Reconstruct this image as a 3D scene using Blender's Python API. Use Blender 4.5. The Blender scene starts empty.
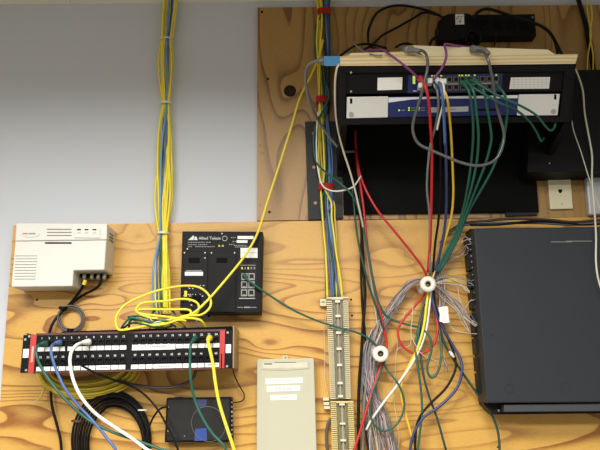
import bpy, math, random
from mathutils import Vector, Matrix, noise
random.seed(7)
C = bpy.context.scene.collection
SC = bpy.context.scene

# ------------------------------------------------------------------ camera
F = 771.0
CAM = Vector((0, -1.85, 1.40))
PITCH, ROLL = math.radians(12), math.radians(0.6)
fw = Vector((0, math.cos(PITCH), math.sin(PITCH)))
r0 = Vector((1, 0, 0)); u0 = r0.cross(fw)
UP = u0*math.cos(ROLL) + r0*math.sin(ROLL)
RT = r0*math.cos(ROLL) - u0*math.sin(ROLL)
cd = bpy.data.cameras.new('camera'); cam = bpy.data.objects.new('camera', cd); C.objects.link(cam)
cd.sensor_width = 36; cd.lens = 36*F/600; cd.clip_start = .02
M = Matrix((RT, UP, -fw)).transposed().to_4x4(); M.translation = CAM
cam.matrix_world = M
SC.camera = cam
# ------------------------------------------------------------------ light
w = bpy.data.worlds.new('world'); SC.world = w; w.use_nodes = True
w.node_tree.nodes['Background'].inputs[0].default_value = (1, .99, .93, 1)
w.node_tree.nodes['Background'].inputs[1].default_value = .33
SC.view_settings.view_transform = 'Standard'; SC.view_settings.look = 'None'
SC.view_settings.exposure = 0.1; SC.view_settings.gamma = 1; SC.view_settings.use_curve_mapping = False
CEIL_Z = 2.405
LIGHTS = [(-0.35, -1.55, 56), (-1.4, -3.0, 90), (0.7, -3.0, 70)]
for lx, ly, e in LIGHTS:
    ld = bpy.data.lights.new('troffer_light', 'AREA'); ld.shape = 'RECTANGLE'; ld.size = 1.15; ld.size_y = .55
    ld.energy = e; ld.spread = math.radians(163 if ly > -2 else 173)   # louvred troffers
    ld.color = (1.0, .985, .93)
    lo = bpy.data.objects.new('troffer_light', ld); lo.location = (lx, ly, CEIL_Z-.03); C.objects.link(lo)

# ------------------------------------------------------------------ helpers
def ray(px, py): return fw + RT*((px-300)/F) - UP*((py-225)/F)
class Plane:
    def __init__(s, px=None, py=None, depth=0., tilt=0.):
        t = math.radians(tilt); s.n = Vector((0, -math.cos(t), -math.sin(t)))
        s.p = Vector((0, -depth, 0)) if px is None else Plane(None, None, depth).pt(px, py)
    def pt(s, px, py, w=0.):
        d = ray(px, py); p = s.p + s.n*w
        return CAM + d*((p-CAM).dot(s.n)/d.dot(s.n))
def W(px, py, depth=0.): return Plane(None, None, depth).pt(px, py)
def lin(c):
    return tuple(((v/255)/12.92 if v/255 <= .04045 else ((v/255+.055)/1.055)**2.4) for v in c)+(1,)
MATS = {}
def mat(name, rgb, rough=.5, metal=0., var=.06, scale=60, emit=0, alpha=1, coat=0., trans=0.):
    spec = .16 if max(rgb) < 60 else .5
    if name in MATS: return MATS[name]
    m = bpy.data.materials.new(name); m.use_nodes = True; nt = m.node_tree; b = nt.nodes['Principled BSDF']
    col = lin(rgb)
    tc = nt.nodes.new('ShaderNodeTexCoord'); no = nt.nodes.new('ShaderNodeTexNoise')
    no.inputs['Scale'].default_value = scale; no.inputs['Detail'].default_value = 3
    nt.links.new(tc.outputs['Object'], no.inputs['Vector'])
    mx = nt.nodes.new('ShaderNodeMix'); mx.data_type = 'RGBA'
    mx.inputs[6].default_value = tuple(v*(1-var) for v in col[:3])+(1,)
    mx.inputs[7].default_value = tuple(min(1, v*(1+var)) for v in col[:3])+(1,)
    nt.links.new(no.outputs[0], mx.inputs[0]); nt.links.new(mx.outputs[2], b.inputs['Base Color'])
    b.inputs['Roughness'].default_value = rough; b.inputs['Metallic'].default_value = metal
    b.inputs['Coat Weight'].default_value = coat; b.inputs['Alpha'].default_value = alpha
    b.inputs['Transmission Weight'].default_value = trans; b.inputs['Specular IOR Level'].default_value = spec
    if emit:
        b.inputs['Emission Color'].default_value = col; b.inputs['Emission Strength'].default_value = emit
    MATS[name] = m; return m

class MB:
    def __init__(s): s.v = []; s.f = []; s.mi = []; s.sm = []
    def add(s, vs, fs, mi=0, smooth=False):
        o = len(s.v); s.v += [Vector(v) for v in vs]
        for f in fs: s.f.append([i+o for i in f]); s.mi.append(mi); s.sm.append(smooth)
        return s
    def prism(s, front, back, mi=0):
        n = len(front)
        fs = [list(range(n)), list(range(2*n-1, n-1, -1))] + [[i, i+n, (i+1) % n+n, (i+1) % n] for i in range(n)]
        return s.add(list(front)+list(back), fs, mi)
    def slab(s, pl, poly, w=0., th=.01, mi=0):
        fr = [pl.pt(x, y, w) for x, y in poly]
        return s.prism(fr, [p-pl.n*th for p in fr], mi)
    def rect(s, pl, x0, y0, x1, y1, w=0., th=.01, mi=0, sk=0.):
        # sk = vertical drift of the horizontal edges per pixel of x
        return s.slab(pl, [(x0, y0), (x1, y0-sk*(x1-x0)), (x1, y1-sk*(x1-x0)), (x0, y1)], w, th, mi)
    def box(s, a, b, mi=0):
        x0, y0, z0 = a; x1, y1, z1 = b
        f = [Vector(q) for q in ((x0, y0, z0), (x1, y0, z0), (x1, y0, z1), (x0, y0, z1))]
        return s.prism(f, [q+Vector((0, y1-y0, 0)) for q in f], mi)
    def disc(s, c, n, r, th, seg=20, mi=0, hole=0.):
        n = Vector(n).normalized(); a = n.orthogonal().normalized(); b = n.cross(a)
        ring = lambda rr, k: [c+n*k+(a*math.cos(2*math.pi*i/seg)+b*math.sin(2*math.pi*i/seg))*rr for i in range(seg)]
        return s.prism(ring(r, th), ring(r, 0), mi)
    def lathe(s, c, n, prof, seg=28, mi=0, smooth=True):
        n = Vector(n).normalized(); a = n.orthogonal().normalized(); b = n.cross(a); vs = []; fs = []; m = len(prof)
        for i in range(seg):
            d = a*math.cos(2*math.pi*i/seg)+b*math.sin(2*math.pi*i/seg)
            vs += [c+d*rr+n*h for rr, h in prof]
        for i in range(seg):
            j = (i+1) % seg
            for k in range(m-1): fs.append([i*m+k, j*m+k, j*m+k+1, i*m+k+1])
        return s.add(vs, fs, mi, smooth)
    def tube(s, pts, r, seg=8, sub=6, mi=0, closed=False, flat=1.):
        p = smooth_path(pts, sub, closed); N = len(p); vs = []; fs = []
        up = None
        for i in range(N):
            if closed: t = (p[(i+1) % N]-p[i-1])
            else: t = (p[min(i+1, N-1)]-p[max(i-1, 0)])
            t = t.normalized() if t.length > 1e-9 else Vector((0, 0, 1))
            if up is None: up = t.orthogonal().normalized()
            up = (up-t*up.dot(t)); up = up.normalized() if up.length > 1e-6 else t.orthogonal().normalized()
            sd = t.cross(up); rr = r(i/(N-1)) if callable(r) else r
            for k in range(seg):
                a = 2*math.pi*k/seg; vs.append(p[i]+up*math.cos(a)*rr+sd*math.sin(a)*rr*flat)
        for i in range(N if closed else N-1):
            j = (i+1) % N
            for k in range(seg): fs.append([i*seg+k, i*seg+(k+1) % seg, j*seg+(k+1) % seg, j*seg+k])
        if not closed: fs.append(list(range(seg-1, -1, -1))); fs.append([(N-1)*seg+k for k in range(seg)])
        return s.add(vs, fs, mi, True)
    def build(s, name, mats, parent=None, bevel=0., origin=None):
        me = bpy.data.meshes.new(name)
        if parent is not None: off = parent.matrix_world.translation if parent.get('_off') is None else Vector(parent['_off'])
        o = origin if origin is not None else (off if parent is not None else sum(s.v, Vector())/max(1, len(s.v)))
        me.from_pydata([v-o for v in s.v], [], s.f)
        for m in (mats if isinstance(mats, (list, tuple)) else [mats]): me.materials.append(m)
        for p, mi, sm in zip(me.polygons, s.mi, s.sm): p.material_index = mi; p.use_smooth = sm
        me.validate(); me.update()
        import bmesh
        bm = bmesh.new(); bm.from_mesh(me); bmesh.ops.recalc_face_normals(bm, faces=bm.faces); bm.to_mesh(me); bm.free()
        ob = bpy.data.objects.new(name, me); C.objects.link(ob); ob['_off'] = tuple(o)
        if parent is not None: ob.parent = parent; ob.location = Vector(o)-off
        else: ob.location = o
        if bevel:
            bv = ob.modifiers.new('bevel', 'BEVEL'); bv.width = bevel; bv.segments = 2; bv.limit_method = 'ANGLE'
        return ob
def smooth_path(pts, sub=6, closed=False):
    P = [Vector(p) for p in pts]; n = len(P); out = []
    if n == 2: return P
    for i in range(n if closed else n-1):
        if closed: a, b, c, d = P[i-1], P[i], P[(i+1) % n], P[(i+2) % n]
        else:
            b, c = P[i], P[i+1]; a = P[i-1] if i else b*2-c; d = P[i+2] if i+2 < n else c*2-b
        for k in range(sub):
            t = k/sub
            out.append(.5*((2*b)+(c-a)*t+(2*a-5*b+4*c-d)*t*t+(3*b-a-3*c+d)*t**3))
    if not closed: out.append(P[-1])
    return out
def tag(o, label=None, cat=None, group=None, kind=None):
    if label: o['label'] = label
    if cat: o['category'] = cat
    if group: o['group'] = group
    if kind: o['kind'] = kind
    return o
def thing(name, label, cat, loc, group=None):
    o = bpy.data.objects.new(name, None); C.objects.link(o); o.location = loc; o['_off'] = tuple(loc); o.empty_display_size = .02
    return tag(o, label, cat, group)
def struct(o): o['kind'] = 'structure'; return o
def text(s, pl, px, py, hpx, m, parent, name='lettering', w=.0005, ang=0., align='CENTER', sx=1., bold=0.):
    cu = bpy.data.curves.new(name, 'FONT'); cu.body = s; cu.align_x = align; cu.align_y = 'CENTER'; cu.size = 1; cu.resolution_u = 2
    cu.offset = bold
    tmp = bpy.data.objects.new('tmp', cu); C.objects.link(tmp)
    dg = bpy.context.evaluated_depsgraph_get(); me = bpy.data.meshes.new_from_object(tmp.evaluated_get(dg))
    bpy.data.objects.remove(tmp); bpy.data.curves.remove(cu)
    a = math.radians(ang); c, sn = math.cos(a), math.sin(a)
    O = pl.pt(px, py, w); X = pl.pt(px+c, py-sn, w)-O; Y = pl.pt(px-sn, py-c, w)-O
    k = hpx/.7; off = Vector(parent['_off'])
    for v in me.vertices:
        v.co = O + X*(v.co.x*k*sx)+Y*(v.co.y*k)-O
    me.materials.clear(); me.materials.append(m); me.name = name
    ob = bpy.data.objects.new(name, me); C.objects.link(ob); ob.parent = parent; ob.location = O-off; ob['_off'] = tuple(O)
    return ob
CR = {}
def cable_mat(col):
    return CR[col]
def cmat(k, rgb, rough=.42): CR[k] = mat('cable_'+k, rgb, rough, var=.08, scale=30)
cmat('yellow', (238, 218, 66)); cmat('gold', (232, 190, 60)); cmat('blue', (78, 104, 158)); cmat('navy', (50, 60, 108)); cmat('green', (30, 90, 76)); cmat('dark_green', (30, 66, 62))
cmat('red', (196, 40, 38)); cmat('white', (236, 236, 230)); cmat('grey', (122, 122, 118), .3); cmat('cord_grey', (84, 84, 84), .18); cmat('black', (22, 21, 22)); cmat('purple', (126, 62, 120))
cmat('cream', (205, 200, 185)); cmat('charcoal', (84, 82, 84)); cmat('sky', (104, 150, 190)); cmat('brown', (70, 52, 38)); cmat('olive', (214, 192, 60)); cmat('lilac', (170, 162, 168))
clear_plug = mat('clear_plug', (210, 215, 215), .25)
def cable(label, col, pts, r=.0029, name='network_cable', cat='cable', group=None, ends=(), boot=None, d=None, seg=8, sub=6):
    """pts: (px, py, depth) ; ends: indices 0/-1 that wear a plug"""
    if pts[-1][1] > 451:      # hang on below the frame
        x, y, z = pts[-1]; x0 = pts[-2][0]; k = max(-.35, min(.35, (x-x0)/max(1, y-pts[-2][1])))
        pts = list(pts)+[(x+k*35, y+45, z*.8+.01), (x+k*45, y+110, z*.5+.02)]
    P = [W(x, y, z) for x, y, z in pts]
    o = MB().tube(P, r, seg, sub).build(name, cable_mat(col)); tag(o, label, cat, group)
    for e in ends:
        a, b = (P[0], P[1]) if e == 0 else (P[-1], P[-2])
        dr = (b-a).normalized(); L = min(.02, (b-a).length*1.1)
        MB().tube([a-dr*.004, a+dr*L*.55, a+dr*L], lambda t: r*(2.1-.95*t), 8, 3).build('plug_boot', boot or cable_mat(col), o)
    return o

# ------------------------------------------------------------------ plywood material
def plywood(name, vertical, knots, light, dark, seed=0., straight=12., stretch=5., namp=5.):
    m = bpy.data.materials.new(name); m.use_nodes = True; nt = m.node_tree; N = nt.nodes; L = nt.links; b = N['Principled BSDF']
    g = N.new('ShaderNodeNewGeometry'); sp = N.new('ShaderNodeSeparateXYZ'); L.new(g.outputs['Position'], sp.inputs[0])
    def math_(op, a, c=None, v=None):
        n = N.new('ShaderNodeMath'); n.operation = op
        for i, q in enumerate((a, c)):
            if q is None: continue
            if isinstance(q, (int, float)): n.inputs[i].default_value = q
            else: L.new(q, n.inputs[i])
        return n.outputs[0]
    X, Z = sp.outputs[0], sp.outputs[2]
    def noise_(sx, sz, scale, detail, sd, dist=0.):
        cb = N.new('ShaderNodeCombineXYZ'); L.new(math_('MULTIPLY', X, sx), cb.inputs[0]); L.new(math_('MULTIPLY', Z, sz), cb.inputs[1]); cb.inputs[2].default_value = sd
        n = N.new('ShaderNodeTexNoise'); n.inputs['Scale'].default_value = scale; n.inputs['Detail'].default_value = detail; n.inputs['Distortion'].default_value = dist
        n.inputs['Roughness'].default_value = .45
        L.new(cb.outputs[0], n.inputs['Vector']); return n.outputs[0]
    a, c = (stretch, 1.) if vertical else (1., stretch)
    f = noise_(a, c, 1.35, 1.5, seed, .35)
    f = math_('MULTIPLY', f, namp)
    for kx, kz, rx, rz, amp in knots:
        dx = math_('POWER', math_('ABSOLUTE', math_('DIVIDE', math_('SUBTRACT', X, kx), rx)), 2.)
        dz = math_('POWER', math_('ABSOLUTE', math_('DIVIDE', math_('SUBTRACT', Z, kz), rz)), 2.)
        ee = math_('MULTIPLY', math_('POWER', 2.718, math_('MULTIPLY', math_('ADD', dx, dz), -1.)), amp)
        f = math_('ADD', f, ee)
    # straight grain contribution
    f = math_('ADD', f, math_('MULTIPLY', X if vertical else Z, straight))
    ph = math_('FRACT', f)
    rp = N.new('ShaderNodeValToRGB'); L.new(ph, rp.inputs[0]); e = rp.color_ramp.elements
    e[0].position = 0; e[0].color = (0, 0, 0, 1); e[1].position = 1; e[1].color = (.0, .0, .0, 1)
    for p_, v_ in ((.50, .05), (.68, .3), (.84, .85), (.93, 1.), (.96, .15)):
        q = e.new(p_); q.color = (v_, v_, v_, 1)
    big = noise_(1., 1., 2.2, 2, seed+3); fine = noise_(a*8, c*8, 12, 4, seed+5)
    fac = math_('MULTIPLY', rp.outputs[0], math_('ADD', math_('MULTIPLY', big, 2.2), -.3))
    fac = math_('ADD', fac, math_('MULTIPLY', math_('SUBTRACT', fine, .5), .55))
    fac.node.use_clamp = True
    mx = N.new('ShaderNodeMix'); mx.data_type = 'RGBA'; mx.inputs[6].default_value = lin(light); mx.inputs[7].default_value = lin(dark)
    L.new(fac, mx.inputs[0]); L.new(mx.outputs[2], b.inputs['Base Color']); b.inputs['Roughness'].default_value = .42
    bp = N.new('ShaderNodeBump'); bp.inputs['Strength'].default_value = .12; bp.inputs['Distance'].default_value = .002
    L.new(fine, bp.inputs['Height']); L.new(bp.outputs[0], b.inputs['Normal'])
    return m
def kn(px, py, rx, rz, amp):
    p = W(px, py, .02); return (p.x, p.z, rx*.0023, rz*.0023, amp)
ply_low = plywood('plywood_lower', False, [kn(140, 228, 16, 18, 1.5), kn(62, 300, 30, 16, 1.1), kn(268, 344, 18, 9, 1.3), kn(400, 255, 50, 18, 1.6), kn(430, 395, 40, 14, 1.0), kn(112, 300, 18, 26, .9), kn(290, 265, 60, 14, 1.2)],
                  (212, 164, 78), (148, 92, 32), 1.7, 20., 6., 13.)
ply_up = plywood('plywood_upper', True, [kn(288, 92, 16, 34, 1.8), kn(410, 30, 30, 40, 1.)], (168, 130, 72), (116, 80, 38), 4.2, 22., 5., 12.)
def edge_ply(name='plywood_edge', base=(238, 222, 178), dark=(214, 188, 136), k=520.):
    m = bpy.data.materials.new(name); m.use_nodes = True; nt = m.node_tree; b = nt.nodes['Principled BSDF']
    g = nt.nodes.new('ShaderNodeNewGeometry'); mp = nt.nodes.new('ShaderNodeMapping'); mp.inputs['Scale'].default_value = (.0, .0, k/60)
    L = nt.links.new; L(g.outputs['Position'], mp.inputs[0]); wv = nt.nodes.new('ShaderNodeTexWave'); wv.bands_direction = 'Z'
    wv.inputs['Scale'].default_value = 4.3; wv.inputs['Distortion'].default_value = 1.5; L(g.outputs['Position'], wv.inputs[0]); wv.inputs['Scale'].default_value = 46.
    wv.inputs['Detail Scale'].default_value = .2
    mx = nt.nodes.new('ShaderNodeMix'); mx.data_type = 'RGBA'; mx.inputs[6].default_value = lin(base); mx.inputs[7].default_value = lin(dark)
    L(wv.outputs[1], mx.inputs[0]); L(mx.outputs[2], b.inputs['Base Color']); b.inputs['Roughness'].default_value = .6
    return m
ply_edge = edge_ply()
white_wall = mat('painted_wall', (204, 208, 216), .75, var=.015, scale=6)
ceil_m = mat('ceiling_tile', (225, 220, 205), .9, var=.12, scale=90)
trim_m = mat('trim_paint', (226, 224, 212), .5, var=.04, scale=20)
floor_m = mat('floor_carpet', (120, 112, 100), .9, var=.15, scale=80)
black_m = mat('black_paint', (16, 15, 17), .6, var=.15, scale=25)
blackp = mat('black_plastic', (14, 13, 15), .5, var=.08)
darkm = mat('black_metal', (14, 13, 15), .5, var=.08)
hole_m = mat('dark_recess', (9, 9, 10), .8)
steel = mat('steel', (170, 168, 162), .35, .35)
brass = mat('brass_screw', (150, 118, 66), .5, .3)
label_w = mat('white_label', (238, 238, 234), .6, var=.02)
print_w = mat('white_print', (215, 215, 215), .6)
print_g = mat('grey_print', (140, 140, 142), .6)
redp = mat('red_plastic', (188, 50, 44), .45)
beige = mat('beige_plastic', (190, 187, 164), .5, var=.02, scale=15)
offwhite = mat('off_white_plastic', (216, 215, 208), .45, var=.015, scale=12)
led = mat('green_led', (190, 225, 80), .4, emit=.35)
led_off = mat('yellow_led', (222, 200, 40), .4, emit=.2)

# ------------------------------------------------------------------ setting
struct(MB().box((-2.6, 0, 0), (2.6, .1, CEIL_Z+.25)).build('wall_back', white_wall))
struct(MB().box((-2.6, -4.8, -.05), (2.6, 0, 0)).build('floor', floor_m))
TS = .61
cl = MB()
xs = [-2.6+i*TS for i in range(10)]
for i in range(10): cl.box((-2.6+i*TS-.012, -4.8, CEIL_Z-.002), (-2.6+i*TS+.012, 0, CEIL_Z+.02))
for j in range(8): cl.box((-2.6, -j*TS-.55-.012, CEIL_Z-.001), (2.9, -j*TS-.55+.012, CEIL_Z+.021))
ceiling = struct(cl.build('ceiling', trim_m))
for i in range(9):
    for j in range(8):
        y1 = -j*TS-.55+TS-.012; y0 = -j*TS-.55+.012
        if y1 > 0: y1 = 0
        x0 = -2.6+i*TS+.012; x1 = x0+TS-.024
        MB().box((x0, y0, CEIL_Z+.008), (x1, y1, CEIL_Z+.024)).build('tile', ceil_m, ceiling)
tz = CEIL_Z-.001
gx = W(70, 5).x
struct(MB().box((-2.6, -.022, tz-.002), (gx-.001, -.0, tz)).box((-2.6, -.003, tz-.013), (gx-.001, 0, tz)).build('trim_1', trim_m))
struct(MB().box((gx+.001, -.022, tz-.002), (2.6, -.0, tz)).box((gx+.001, -.003, tz-.014), (2.6, 0, tz)).build('trim_2', trim_m))
diff_m = mat('light_diffuser', (255, 252, 240), .6, emit=1.0)
for lx, ly, e in LIGHTS:
    t = thing('ceiling_light', 'recessed fluorescent ceiling light %s' % ('nearest the wiring board' if ly > -2 else 'far back on the side of the %s' % ('white wall box' if lx < 0 else 'dark cabinet')), 'light', (lx, ly, CEIL_Z))
    fr = MB()
    for a, b in (((-.6, -.3), (.6, -.285)), ((-.6, .285), (.6, .3)), ((-.6, -.285), (-.585, .285)), ((.585, -.285), (.6, .285))):
        fr.box((lx+a[0], ly+a[1], CEIL_Z-.012), (lx+b[0], ly+b[1], CEIL_Z+.001))
    fr.build('frame', trim_m, t)
    MB().box((lx-.585, ly-.285, CEIL_Z-.02+.012), (lx+.585, ly+.285, CEIL_Z-.003)).build('diffuser', diff_m, t)

# plywood boards
def screw(parent, pl, px, py, r=.0035, m=brass, w=0.):
    c = pl.pt(px, py, w); n = pl.n
    o = MB().disc(c, n, r, .0012, 10).build('screw', m, parent)
    return o
PW = Plane(None, None, .018); P3 = Plane(None, None, .018)
low = MB().slab(PW, [(13.5, 225.5), (300, 221), (640, 216.5), (690, 640), (-18, 640)], 0, .0175).build('plywood_board', ply_low)
tag(low, 'wide honey-coloured plywood sheet with wavy horizontal grain across the lower wall', 'board')
up = MB().slab(PW, [(257.5, 7.5), (640, 4.5), (655, 216.3), (257, 220.6)], 0, .0175).build('plywood_board', ply_up)
tag(up, 'duller plywood sheet on the upper wall with a dark round knot', 'board')
for x, y in ((262, 12), (268, 79), (260, 145.5), (262, 153), (260, 205), (269.5, 212)): screw(up, PW, x, y, .0032 if y != 153 else .0042, brass if y in (145.5, 153, 205) else hole_m)
MB().disc(PW.pt(290, 91), PW.n, .0155, .0008, 22).build('knot', mat('knot_wood', (44, 32, 26), .8, var=.5, scale=90), up)
for x, y in ((351, 299.5), (352, 315.5), (37, 300), (498, 447)): screw(low, PW, x, y, .0024, hole_m)

# ------------------------------------------------------------------ white wall box
pl = Plane(None, None, .10)
wb = thing('telephone_network_box', 'off-white plastic wall box with side louvres and notched corner at the upper left', 'wall box', W(60, 255, .02))
b = MB(); b.slab(pl, [(16.5, 223.5), (106, 223.5), (107.5, 225), (104.3, 270), (73.5, 270.5), (72.5, 286.3), (11, 287)], 0, .082)
b.build('housing', offwhite, wb, bevel=.003)
MB().slab(pl, [(16.3, 223), (107.3, 223.6), (106.7, 239.6), (15.2, 240.8)], .004, .01).build('lid', offwhite, wb, bevel=.0015)
g = mat('grey_slot', (120, 118, 112), .6)
for i in range(3):
    MB().rect(pl, 47, 228.8+i*3.1, 71.5, 229.7+i*3.1, .0046, .001).build('slot', g, wb)
MB().rect(pl, 45, 242.2, 71.5, 243.6, .0012, .002).build('latch', blackp, wb)
g2 = mat('pale_slot', (168, 166, 160), .6)
for i in range(9):
    MB().rect(pl, 15.2-.1*i, 254.6+i*2.9, 37-.25*i, 255.6+i*2.9, .0022, .002).build('louvre', g if i % 3 == 3 else offwhite, wb)
    MB().rect(pl, 15.2-.1*i, 255.7+i*2.9, 37-.25*i, 256.1+i*2.9, .0006, .002).build('louvre_gap', g2, wb)
c = pl.pt(30, 233.6, .0045); q = MB(); q.v = []
ov = [pl.pt(30+9.6*math.cos(a*math.pi/12), 233.6-3.6*math.sin(a*math.pi/12), .0055) for a in range(24)]
bdg = MB().prism(ov, [p-pl.n*.002 for p in ov]).build('badge', mat('badge_grey', (214, 212, 206), .4), wb)
text('~', pl, 25, 233.6, 1.8, mat('badge_orange', (206, 120, 90), .5), bdg, 'badge_print', .006)
MB().rect(pl, 22.5, 233, 28, 234.3, .006, .0005).rect(pl, 28.7, 233, 35.5, 234.3, .006, .0005, 1).build('badge_print', [MATS['badge_orange'], print_g], bdg)
btp = MB().rect(pl, 74.5, 228, 100, 237.8, .0065, .004, sk=-.01).build('button_panel', offwhite, wb, bevel=.001)
for x in (79, 86.6, 94.4):
    MB().rect(pl, x-1.9, 229, x+1.9, 230.3, .0068, .001).build('indicator', blackp, btp)
    MB().rect(pl, x-1.6, 232.6, x+1.6, 233.2, .0068, .0006).build('indicator_print', print_g, btp)
xr = pl.pt(107.2, 232).x
for i in range(3):
    z = pl.pt(107, 231+i*3.2).z
    MB().box((xr-.002, -.075, z-.0015), (xr+.0008, -.04, z+.0015)).build('side_slot', g, wb)
sk_ = MB().slab(Plane(None, None, .05), [(75, 271), (106, 270), (105.5, 277), (76, 277)], 0, .03).build('socket_block', blackp, wb)
for i, x in enumerate((84.5, 92, 98.5, 104.5)):
    cc = W(x, 275.5, .06)
    MB().lathe(cc, (0, -.3, -1), [(0, .009), (.0042, .009), (.0042, -.006), (0, -.006)], 12).build('coax_socket', steel, wb)

# ------------------------------------------------------------------ media switch (black, port 2x3)
pl = Plane(None, None, .075)
mc = thing('network_switch', 'square black wall-mounted switch with white print and six silver ports', 'network switch', W(222, 272, .02))
MB().slab(pl, [(182.3, 231.2), (262.8, 231.6), (261, 313), (179.8, 313.3)], 0, .056).build('housing', darkm, mc, bevel=.0015)
tb_ = MB().slab(Plane(None, None, .024), [(203.5, 309), (213.5, 309), (213.3, 319.3), (203.3, 319.3)], 0, .004).build('mounting_tab', steel, mc)
MB().disc(W(209, 316, .0245), (0, -1, 0), .0028, .0006, 12).build('tab_hole', hole_m, tb_)
m2 = mat('module_plate', (16, 15, 17), .5, var=.1)
mp1 = MB().slab(pl, [(183.8, 251.5), (207.8, 251.5), (207, 312), (182, 312)], .0022, .004).build('module_plate', m2, mc, bevel=.0006)
mp2 = MB().slab(pl, [(209.4, 251.5), (236, 251.5), (235.2, 312), (208.8, 312)], .0022, .004).build('module_plate', m2, mc, bevel=.0006)
ppn = MB().slab(pl, [(238.5, 262), (257.3, 262), (256.3, 300), (237.8, 300)], .0012, .003).build('port_panel', mat('port_panel', (24, 24, 27), .5), mc)
for x0, x1 in ((188.5, 199.5), (216.5, 227)):
    MB().rect(pl, x0, 257.5, x1, 262.5, .0045, .004).build('pull_handle', hole_m, mp1 if x0 < 200 else mp2, bevel=.0015)
for x, y in ((184.5, 252.8), (205, 252.8), (211.5, 252.8), (234.6, 252.8), (187.5, 249), (222, 233.6), (205, 258)): 
    screw(mc, pl, x, y, .0018, steel, .0022)
# printing
lg = MB(); lg.slab(pl, [(188.2, 240), (193, 235.6), (194, 235.6), (193.6, 240)], .0006, .0004); lg.slab(pl, [(194.2, 240), (194.6, 236.6), (196.5, 236.6), (197.6, 240)], .0006, .0004)
lg.build('logo', print_w, mc)
text('Allied Telesis', pl, 198.6, 238.3, 2.9, print_w, mc, 'lettering', .0008, 0, 'LEFT', 1.0, .004)
ln = MB()
for y, xa, xb in ((242.3, 188, 205), (242.3, 206, 211), (244.6, 188, 197), (244.6, 198, 207.5), (246.6, 188, 192), (246.6, 195, 215), (237.6, 231, 235.5), (241.5, 232.5, 236.5), (244.4, 229, 234), (245.4, 234, 247), (247, 235, 252)):
    x = xa
    while x < xb:
        l = min(random.uniform(.8, 2.2), xb-x); ln.rect(pl, x, y-.45, x+l*.8, y+.45, .0006, .0004); x += l+.35
ln.build('small_print', print_g, mc)
MB().lathe(pl.pt(224.8, 238.5, .0004), pl.n, [(.0052, 0), (.0052, .0006), (.0062, .0006), (.0062, 0)], 20).build('approval_mark', print_w, mc)
MB().slab(pl, [(218, 246.5), (220.5, 246.5), (219.2, 244.4)], .0006, .0004).slab(pl, [(221.6, 246.5), (224.1, 246.5), (222.8, 244.4)], .0006, .0004).build('warning_mark', mat('warning_yellow', (214, 190, 60), .5), mc)
for r_ in ((237.5, 236, 253.5, 239), (236.7, 240.2, 247.5, 242.8), (240.5, 248, 257.5, 257.8), (184.8, 271.8, 203, 275.6)):
    MB().rect(pl, *r_, .0026 if r_[0] < 190 else .0008, .0006).build('sticker', label_w, mc)
MB().rect(pl, 241, 252.6, 257, 253, .001, .0003).rect(pl, 186, 270.2, 202, 271.2, .0026, .0003).build('sticker_print', print_g, mc)
MB().rect(pl, 184.3, 290.8, 187, 296.8, .003, .001).build('fibre_socket', led_off, mc)
rng = random.Random(4); gl = MB()
for i in range(34):
    x = rng.uniform(183, 204); y = rng.choice([285, 286.5, 288, 294, 295.5, 304.5, 306, 298, 301]); gl.rect(pl, x, y, x+rng.uniform(.6, 1.7), y+rng.uniform(.5, 1.2), .0026, .0004)
gl.build('port_print', print_w, mc)
MB().slab(pl, [(192, 295), (201, 295), (201, 305), (192, 305)], .003, .001).build('fibre_port', hole_m, mc)
for k in range(5): MB().rect(pl, 241.3+k*3.1, 267, 242.7+k*3.1, 269.3, .0018, .0005).build('status_light', led_off if k in (0, 2) else print_g, ppn)
MB().rect(pl, 240.5, 264.8, 255.5, 265.5, .0018, .0004).build('small_print', print_g, mc)
MB().rect(pl, 239, 298, 255, 298.8, .0024, .0014).build('panel_lip', steel, ppn)
MB().rect(pl, 237.5, 307, 243, 307.7, .0008, .0004).rect(pl, 244, 306.6, 250, 308, .0008, .0004).rect(pl, 250.5, 307, 256.5, 307.7, .0008, .0004).build('small_print', print_g, mc)
def port(parent, pl, x, y, wd, hh, m_frame, w=.003, name='port'):
    m = MB(); e = .16*wd
    m.rect(pl, x-wd/2, y-hh/2, x+wd/2, y-hh/2+e, w, .003); m.rect(pl, x-wd/2, y+hh/2-e, x+wd/2, y+hh/2, w, .003)
    m.rect(pl, x-wd/2, y-hh/2+e, x-wd/2+e, y+hh/2-e, w, .003); m.rect(pl, x+wd/2-e, y-hh/2+e, x+wd/2, y+hh/2-e, w, .003)
    m.rect(pl, x-wd/2+e, y-hh/2+e, x+wd/2-e, y+hh/2-e, w-.0024, .0006, 1)
    m.rect(pl, x-wd*.17, y+hh/2-e-hh*.12, x+wd*.17, y+hh/2-e, w-.0004, .002, 0)
    return m.build(name, [m_frame, hole_m], parent)
silver_port = mat('silver_port', (150, 148, 142), .35, .1)
for j, y in enumerate((276.6, 284.7, 292.8)):
    for x in (244.4, 251.6): port(ppn, pl, x-.15*j, y, 6.2, 6.8, silver_port)

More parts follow.
